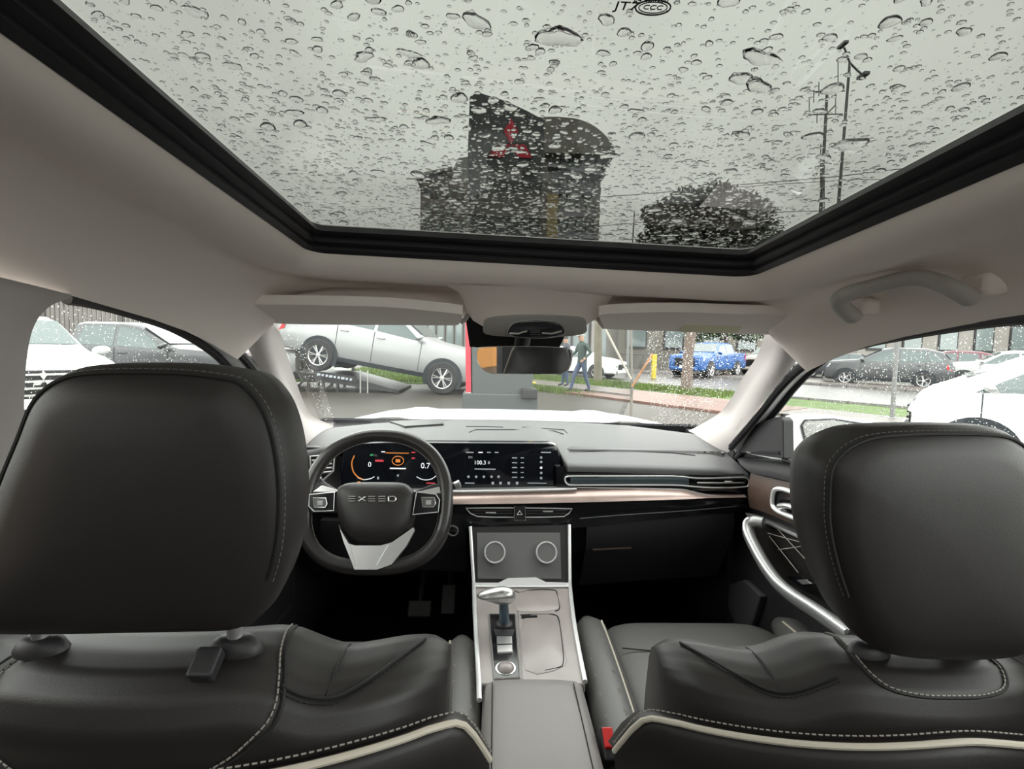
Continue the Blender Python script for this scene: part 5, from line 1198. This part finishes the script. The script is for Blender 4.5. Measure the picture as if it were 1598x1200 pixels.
for y0, y1 in zr_:
    for k in range(4):
        xa, xb = 872 + 14 * k, 884 + 14 * k
        wn = MB().prism([V((xx(xa), YB - .06, zz(y1))), V((xx(xb), YB - .06, zz(y1))), V((xx(xb), YB - .06, zz(y0))), V((xx(xa), YB - .06, zz(y0)))], (0, .1, 0)).build('window', M['black'], bd, smooth=0)
        MB().prism([V((xx(xa + 1), YB - .09, zz(y1 - 1))), V((xx(xb - 1), YB - .09, zz(y1 - 1))), V((xx(xb - 1), YB - .09, zz(y0 + 1))), V((xx(xa + 1), YB - .09, zz(y0 + 1)))], (0, .05, 0)).build('pane', bg, wn, smooth=0)
brm = mat('dark_brown_cladding', (0.09, 0.07, 0.065), 0.7, var=(1.2, 0.3))
for r_ in range(4):
    for k in range(4):
        xa, xb = 664 + 16 * k, 675 + 16 * k; y0, y1 = 292 + 26 * r_, 310 + 26 * r_
        wn = MB().prism([V((xx(xa), YB - .06, zz(y1, xa))), V((xx(xb), YB - .06, zz(y1, xa))), V((xx(xb), YB - .06, zz(y0, xa))), V((xx(xa), YB - .06, zz(y0, xa)))], (0, .1, 0)).build('window', brm, bd, smooth=0)
        MB().prism([V((xx(xa + 1.2), YB - .09, zz(y1 - 1.2, xa))), V((xx(xb - 1.2), YB - .09, zz(y1 - 1.2, xa))), V((xx(xb - 1.2), YB - .09, zz(y0 + 1.2, xa))), V((xx(xa + 1.2), YB - .09, zz(y0 + 1.2, xa)))], (0, .05, 0)).build('pane', bg, wn, smooth=0)
# ground floor glazing, seen through the windscreen
for k in range(22):
    xa = 640 + 14 * k
    wn = MB().box(((xx(xa, 540) + xx(xa + 12, 540)) / 2, YB - .1, 1.7), (.44, .12, 2.9)).build('window', M['speaker'], bd, smooth=0)
    MB().box(((xx(xa, 540) + xx(xa + 12, 540)) / 2, YB - .16, 1.7), (.32, .05, 2.6)).build('pane', bg, wn, smooth=0)

def house(name, label, x0, x1, y, h, dep, m, nw, roofc):
    t = thing(name, label, 'building', ((x0 + x1) / 2, y, 0))
    MB().box(((x0 + x1) / 2, y + dep / 2, h / 2), (x1 - x0, dep, h)).build('wall', m, t, smooth=0)
    MB().box(((x0 + x1) / 2, y + dep / 2, h + .12), (x1 - x0 + .6, dep + .6, .24)).build('roof', roofc, t, smooth=0)
    for k in range(nw):
        cx = x0 + (x1 - x0) * (k + .5) / nw
        wn = MB().box((cx, y - .03, h * .55), ((x1 - x0) / nw * .55, .1, h * .42)).build('window', M['black'], t, smooth=0)
        MB().box((cx, y - .08, h * .55), ((x1 - x0) / nw * .47, .05, h * .36)).build('pane', bg, wn, smooth=0)
    return t
house('street_house', 'low beige house across the street behind the staked sapling', 8.5, 19, 36, 4.2, 8, mat('beige_render', (0.14, 0.13, 0.11), 0.8, var=(.4, .1)), 4, roofm)
house('street_house', 'pale workshop building behind the blue pickup', 26.5, 40, 37, 5.0, 9, mat('pale_render', (0.22, 0.205, 0.19), 0.8, var=(.4, .1)), 5, roofm)
house('street_house', 'long white building seen through the wet passenger window', 42, 76, 30, 4.6, 9, mat('white_render', (0.30, 0.285, 0.265), 0.8, var=(.3, .08)), 9, mat('tan_fascia', (0.36, 0.28, 0.16), 0.7))
# railing across the street
fe = thing('street_railing', 'low metal railing across the street', 'fence', sp(-5.5, 12.2))
for k in range(21):
    MB().box(sp(-8.5 + .3 * k, 12.2, .55), (.03, .03, 1.0)).build('bar', M['speaker'], fe, smooth=0)
for z in (.12, 1.05): MB().tube([sp(-8.7, 12.2, z), sp(-3.5, 12.2, z)], .03, 6).build('rail', M['speaker'], fe)
# slatted metal fence behind the cars on the driver side
sf = thing('slatted_fence', 'tall pale fence of upright metal slats behind the parked pickups', 'fence', (-16, 17.5, 0))
slm = mat('fence_slat', (0.14, 0.128, 0.12), 0.7, var=(2, .15)); slat0 = None
for k in range(150):
    x = -30 + .15 * k
    if slat0 is None: slat0 = MB().box((x, 17.5, 1.35), (.11, .05, 2.5)).build('slat', slm, sf, smooth=0)
    else:
        o = slat0.copy(); COL.objects.link(o); o.parent = sf; o.location = (.15 * k, 0, 0)
for z in (.4, 1.4, 2.45): MB().box((-19, 17.54, z), (23, .06, .09)).build('rail', slm, sf, smooth=0)
for k in range(10): MB().box((-30 + 2.5 * k, 17.5, 1.4), (.14, .14, 2.8)).build('post', mat('fence_post', (0.08, 0.075, 0.07), 0.7) if k == 0 else bpy.data.materials['fence_post'], sf, smooth=0)

# ================================================================== POLES, MASTS, WIRES
def poleline(name, label, cat, px0, py0, px1, py1, D, r0, r1, m):
    a, b = W(px0, py0, D), W(px1, py1, D); t = thing(name, label, cat, (a.x, a.y, 0))
    a = V((a.x - (b.x - a.x) / max(.01, b.z - a.z) * a.z, D, 0))
    MB().tube([a, b], lambda u: r0 + (r1 - r0) * u, 10).build('shaft', m, t); return t, a, b
gm_ = mat('galvanised', (0.17, 0.17, 0.17), 0.6); conc = mat('concrete_pole', (0.15, 0.13, 0.10), 0.8, var=(2, .15))
t, a, b = poleline('antenna_mast', 'thin lattice mast with a square rack of aerials', 'mast', 1281, 325, 1291, 140, 40, .17, .10, gm_)
for yy, xa, xb in ((142, 1268, 1318), (178, 1261, 1315)):
    MB().tube([W(xa, yy + 1, 40), W(xb, yy, 40)], .05, 6).build('crossbar', gm_, t)
for xa, y0, y1 in ((1263, 152, 184), (1275, 170, 192), (1278, 128, 150), (1308, 98, 142), (1304, 140, 178), (1270, 140, 160)):
    MB().tube([W(xa, y1, 40), W(xa, y0, 40)], .035, 5).build('aerial', gm_, t)
MB().tube([W(1290, 178, 40), W(1303, 165, 40)], .05, 5).build('stay', gm_, t)
for s in (-1, 1): MB().tube([W(1283 + 3 * s, 330, 40), W(1284 + 3 * s, 225, 40)], .04, 5).build('lattice_leg', gm_, t)
for k in range(9): MB().tube([W(1280, 328 - 12 * k, 40), W(1287, 322 - 12 * k, 40)], .03, 4).build('lattice_rung', gm_, t)
t, a, b = poleline('street_lamp', 'tall street lamp with two splayed arms', 'street lamp', 1308, 325, 1326, 98, 26, .10, .06, gm_)
MB().tube([b, W(1319, 78, 26), W(1314, 68, 26)], .05, 6).build('arm', gm_, t); MB().tube([b, W(1338, 110, 26), W(1347, 118, 26)], .05, 6).build('arm', gm_, t)
MB().box(W(1315, 70, 26), (.25, .6, .14)).build('lamp_head', gm_, t, bevel=.03); MB().box(W(1347, 118, 26), (.3, .6, .16)).build('lamp_head', gm_, t, bevel=.03)
t, a, b = poleline('utility_pole', 'thick concrete utility pole on the grass verge', 'pole', 933, 598, 934, 440, 20.3, .17, .14, conc)
t, a, b = poleline('sign_post', 'slim metal post beyond the white car bonnet', 'pole', 1392, 655, 1401, 520, 10.6, .045, .04, gm_)
MB().box(V((a.x, a.y, .03)), (.3, .3, .06)).build('base', gm_, t, bevel=.01)
t, a, b = poleline('slim_pole', 'slim dark pole across the street beside the beige house', 'pole', 979, 590, 981, 440, 25, .07, .06, gm_)
sap = thing('staked_sapling', 'young bare tree tied to two diagonal wooden stakes', 'tree', V((WZ(985, 650, 0).x, WZ(985, 650, 0).y, 0)))
D = WZ(985, 650, 0).y; wd_ = mat('stake_wood', (0.36, 0.33, 0.29), 0.7); bk_ = mat('sapling_bark', (0.17, 0.16, 0.14), 0.8); og = mat('orange_wood', (0.32, 0.15, 0.06), 0.7)
MB().tube([W(985, 652, D), W(986, 600, D), W(985, 510, D), W(986, 400, D), W(990, 330, D + .1)], lambda u: .032 - .02 * u, 8).build('trunk', bk_, sap)
MB().tube([W(985, 592, D - .05), W(948, 520, D + .1), W(925, 476, D + .2)], .024, 7).build('stake', wd_, sap)
MB().tube([W(986, 604, D - .05), W(1002, 578, D), W(1018, 552, D + .1)], .024, 7).build('stake', og, sap)
MB().box((W(1021, 562, 24).x, 24, .58), (.20, .20, 1.16)).build('yellow_marker', kerby, None, bevel=.03)
yb = bpy.data.objects['yellow_marker']; tag(yb, 'yellow marker post in front of the railing', 'post')
def wire(label, pts, D0, D1, r=.02):
    n = len(pts); ps = [W(x, y, D0 + (D1 - D0) * i / (n - 1)) for i, (x, y) in enumerate(pts)]
    tag(MB().tube(curve(ps, 6), r, 5).build('overhead_wire', M['black']), label, 'cable', 'overhead wires')
wire('topmost overhead wire, crossing behind the street lamp to the roof edge', [(640, 326), (930, 308), (1060, 298), (1160, 288), (1300, 276), (1420, 262), (1600, 245)], 27, 24)
wire('second overhead wire, just under the topmost one', [(1060, 300), (1180, 290), (1330, 281), (1420, 280), (1600, 278)], 27, 24, .016)
wire('lowest overhead wire, in front of the tree crown', [(900, 356), (1080, 340), (1180, 332), (1320, 328), (1500, 318)], 30.3, 21, .016)

# ================================================================== TREES
def tree(label, base, trunk_pts, blobs, n, seed, leaf, col, size):
    t = thing('street_tree', label, 'tree', (base.x, base.y, 0)); q = random.Random(seed)
    MB().tube(trunk_pts, lambda u: .20 - .10 * u, 10).build('trunk', mat('bark', (0.13, 0.10, 0.085), 0.9), t)
    for c, r in blobs[:5]: MB().tube([trunk_pts[-1], trunk_pts[-1].lerp(c, .6), c], lambda u: .07 - .05 * u, 6).build('branch', bpy.data.materials['bark'], t)
    mb = MB(); tot = sum(r ** 2 for c, r in blobs)
    for c, r in blobs:
        for _ in range(int(n * r * r / tot)):
            d = V((q.gauss(0, 1), q.gauss(0, 1), q.gauss(0, 1))).normalized() * r * q.random() ** .4; d.z *= .85
            p = c + d; u = V((q.gauss(0, 1), q.gauss(0, 1), q.gauss(0, 1))).normalized(); v_ = u.orthogonal().normalized() * size * .5; u = u * size * q.uniform(.6, 1.3)
            k = len(mb.v); mb.v += [p - u * .5, p + v_, p + u * .5, p - v_]; mb.f.append((k, k + 1, k + 2, k + 3))
    me = bpy.data.meshes.new('foliage'); off = OFF[t.name]; me.from_pydata([p - off for p in mb.v], [], mb.f); me.materials.append(col)
    o = bpy.data.objects.new('foliage', me); COL.objects.link(o); o.parent = t; o['kind'] = 'stuff'
    return t
lf = mat('dull_leaves', (0.085, 0.095, 0.065), 0.7, var=(1.5, .35)); lf2 = mat('dark_leaves', (0.05, 0.075, 0.035), 0.7, var=(1.5, .3))
tb = WZ(1071, 612, 0); D = tb.y
bl = [(W(x, y, D + dz), r) for x, y, dz, r in [(1110, 385, 0, 1.2), (1060, 350, .5, 1.15), (1150, 350, -.4, 1.2), (1115, 325, .2, 1.0), (1180, 375, .3, .9), (1035, 385, -.4, .9), (1125, 305, 0, .5), (1070, 315, 0, .55), (1195, 400, 0, .8), (1100, 430, 0, 1.2), (1020, 335, 0, .45), (1165, 322, 0, .5)]]
tree('broad street tree with dull green crown above the verge', tb, [tb, tb + V((.0, 0, 1.2)), tb + V((.15, 0, 2.6)), W(1105, 430, D)], bl, 11000, 21, .16, lf, .17)
tb = V((13.5, 30, 0)); bl = [(tb + V((x, y, z)), r) for x, y, z, r in [(0, 0, 3.4, 1.6), (1.5, .3, 3.0, 1.3), (-1.4, 0, 2.9, 1.2), (.3, 0, 4.6, 1.0)]]
tree('dark leafy tree beside the beige house across the street', tb, [tb, tb + V((0, 0, 1)), tb + V((0, 0, 2.4))], bl, 3500, 22, .2, lf2, .22)
tb = V((-13.0, 24, 0)); bl = [(tb + V((x, y, z)), r) for x, y, z, r in [(0, 0, 2.0, 1.0), (1.5, 0, 1.8, 1.0)]]

# ================================================================== PEOPLE
def person(label, base, D, H, face, jacket, jeans, pose, cap):
    """base: ground point; face: heading of the walk in degrees; pose: dict of joint offsets in metres for a 1.72 m figure (x forward, y to the left, z up)"""
    root = thing('person', label, 'person', base); k = H / 1.72
    J = {}; E = []; Rr = {}
    def j(n, p, r, parent=None):
        J[n] = (V(p), r); 
        if parent: E.append((parent, n))
    P_ = pose
    j('hip', (0, 0, .93), .135); j('waist', (.0, 0, 1.08), .125, 'hip'); j('chest', (.02, 0, 1.27), .150, 'waist'); j('neck0', (.02, 0, 1.45), .085, 'chest'); j('neck', (.035, 0, 1.50), .052, 'neck0')
    j('head0', (.05, 0, 1.555), .075, 'neck'); j('head1', (.06, 0, 1.63), .092, 'head0'); j('head2', (.055, 0, 1.70), .065, 'head1')
    for sg, s in ((1, 'l'), (-1, 'r')):
        j('sh' + s, (.01, .17 * sg, 1.42), .075, 'chest'); e, wr = P_['elbow' + s], P_['wrist' + s]
        j('el' + s, e, .050, 'sh' + s); j('wr' + s, wr, .036, 'el' + s); v_ = (V(wr) - V(e)).normalized()
        j('hd' + s, V(wr) + v_ * .07, .036, 'wr' + s)
        j('th' + s, (0, .095 * sg, .86), .098, 'hip'); j('kn' + s, P_['knee' + s], .066, 'th' + s); j('an' + s, P_['ankle' + s], .050, 'kn' + s)
        tdir = P_.get('toe' + s, (.16, 0, -.045)); j('to' + s, V(P_['ankle' + s]) + V(tdir), .040, 'an' + s)
    names = list(J); me = bpy.data.meshes.new('body'); me.from_pydata([tuple(J[n][0] * k) for n in names], [(names.index(a), names.index(b)) for a, b in E], [])
    o = bpy.data.objects.new('body', me); COL.objects.link(o)
    o.modifiers.new('skin', 'SKIN'); sv = me.skin_vertices[0].data
    for i, n in enumerate(names): sv[i].radius = (J[n][1] * k,) * 2; sv[i].use_root = (i == 0)
    s_ = o.modifiers.new('sub', 'SUBSURF'); s_.levels = 2; s_.render_levels = 2
    dg = bpy.context.evaluated_depsgraph_get(); m2 = bpy.data.meshes.new_from_object(o.evaluated_get(dg))
    bpy.data.objects.remove(o); bpy.data.meshes.remove(me)
    skin = bpy.data.materials.get('skin') or mat('skin', (0.42, 0.25, 0.18), 0.6)
    shoe = bpy.data.materials.get('shoe') or mat('shoe', (0.03, 0.03, 0.03), 0.6)
    for m in (jacket, jeans, skin, shoe): m2.materials.append(m)
    hands = [J['hdl'][0] * k, J['hdr'][0] * k]
    for f in m2.polygons:
        c = f.center; z = c.z / k
        f.material_index = 3 if z < .10 else 1 if z < .90 else 0
        if z > 1.50 or min((c - h).length for h in hands) < .075 * k: f.material_index = 2
        if min((c - h).length for h in hands) > .075 * k and .6 < z < 1.0 and abs(c.y) > .17 * k: f.material_index = 0
        f.use_smooth = True
    o = bpy.data.objects.new('body', m2); COL.objects.link(o); o.parent = root
    # fingers, face and cap
    for sg, s in ((1, 'l'), (-1, 'r')):
        h = J['hd' + s][0] * k; v_ = (J['hd' + s][0] - J['wr' + s][0]).normalized(); mb = MB()
        for i in range(4):
            b0 = h + V(((i - 1.5) * .018, 0, 0)) + v_ * .02; mb.tube([b0, b0 + v_ * (.045 + .01 * (i in (1, 2))), b0 + v_ * (.075 + .008 * (i in (1, 2))) + V((.0, -sg * .02, 0))], .0085, 6)
        b0 = h + V((.028, 0, .01)); mb.tube([b0, b0 + V((.022, 0, 0)) + v_ * .03, b0 + V((.02, -sg * .01, 0)) + v_ * .055], .009, 6)
        mb.build('fingers', skin, root, raw=True)
    hc = J['head1'][0] * k
    MB().tube([hc + V((.088, 0, .01)), hc + V((.108, 0, -.02)), hc + V((.09, 0, -.028))], .012, 6).build('nose', skin, root, raw=True)
    for sg in (1, -1):
        MB().lathe([(0, -.008), (.010, 0), (0, .008)], hc + V((.082, sg * .032, .012)), (1, 0, 0), 8).build('eye', shoe, root, raw=True)
        MB().lathe([(0, -.01), (.022, 0), (0, .01)], hc + V((0, sg * .09, -.005)), (0, 1, 0), 8).build('ear', skin, root, raw=True)
    MB().tube([hc + V((.086, -.02, -.045)), hc + V((.09, .02, -.045))], .005, 5).build('mouth', shoe, root, raw=True)
    hm = MB().lathe([(.100, .02), (.102, .05), (.085, .095), (.05, .118), (0, .122)], hc + V((-.008, 0, 0)), (0, 0, 1), 16)
    if cap: hm.prism([hc + V((.08, -.07, .035)), hc + V((.17, -.045, .022)), hc + V((.17, .045, .022)), hc + V((.08, .07, .035))], (0, 0, .012))
    hm.build('cap' if cap else 'hair', cap or shoe, root, raw=True)
    MB().tube([V((-.02, .115 * a, 0.905)) * k + V((.02 + .10 * b, 0, 0)) for a, b in ((1, 0), (.6, 1), (-.6, 1), (-1, 0), (-.6, -1), (.6, -1))], .022, 6, True).build('jacket_hem', jacket, root, raw=True)
    root.rotation_euler = (0, 0, R(face)); return root
gj = mat('green_jacket', (0.035, 0.055, 0.048), 0.8, var=(9, .15)); jn = mat('blue_jeans', (0.045, 0.065, 0.115), 0.85, var=(12, .15)); dk = mat('dark_coat', (0.05, 0.055, 0.07), 0.8); gc = mat('grey_cap', (0.30, 0.29, 0.26), 0.8)
walk = dict(elbowl=(-.14, .24, 1.17), wristl=(.04, .23, 1.00), elbowr=(.10, -.24, 1.17), wristr=(.26, -.17, 1.08), kneel=(-.06, .10, .50), anklel=(-.22, .09, .09), kneer=(.20, -.10, .50), ankler=(.30, -.10, .09))
stand = dict(elbowl=(-.03, .25, 1.15), wristl=(.06, .24, .92), elbowr=(-.02, -.25, 1.15), wristr=(.05, -.24, .92), kneel=(.03, .10, .48), anklel=(-.04, .10, .08), kneer=(.06, -.10, .48), ankler=(.10, -.10, .08))
pb = WZ(907, 611, .05)
person('person in a dark green jacket, blue jeans and grey cap walking along the pavement', V((pb.x, pb.y, .05)), 16, 1.76, 200, gj, jn, walk, gc)
pb = WZ(883, 603, .05)
person('person in dark coat and jeans walking ahead, mostly hidden by the mirror', V((pb.x, pb.y, .05)), 16, 1.70, 190, dk, jn, stand, None)

ow = MB().box((-7.6, -6.4, 1.9), (0.3, 9.0, 3.8)).build('added_orange_wall', mat('reflection_orange', (0.30, 0.125, 0.028), 0.8, var=(.5, .1)), smooth=0, bevel=.02)  # unseen wall, added to give the interior mirror its orange reflection
tag(ow, 'unseen orange wall added for the reflection in the interior mirror', 'wall')
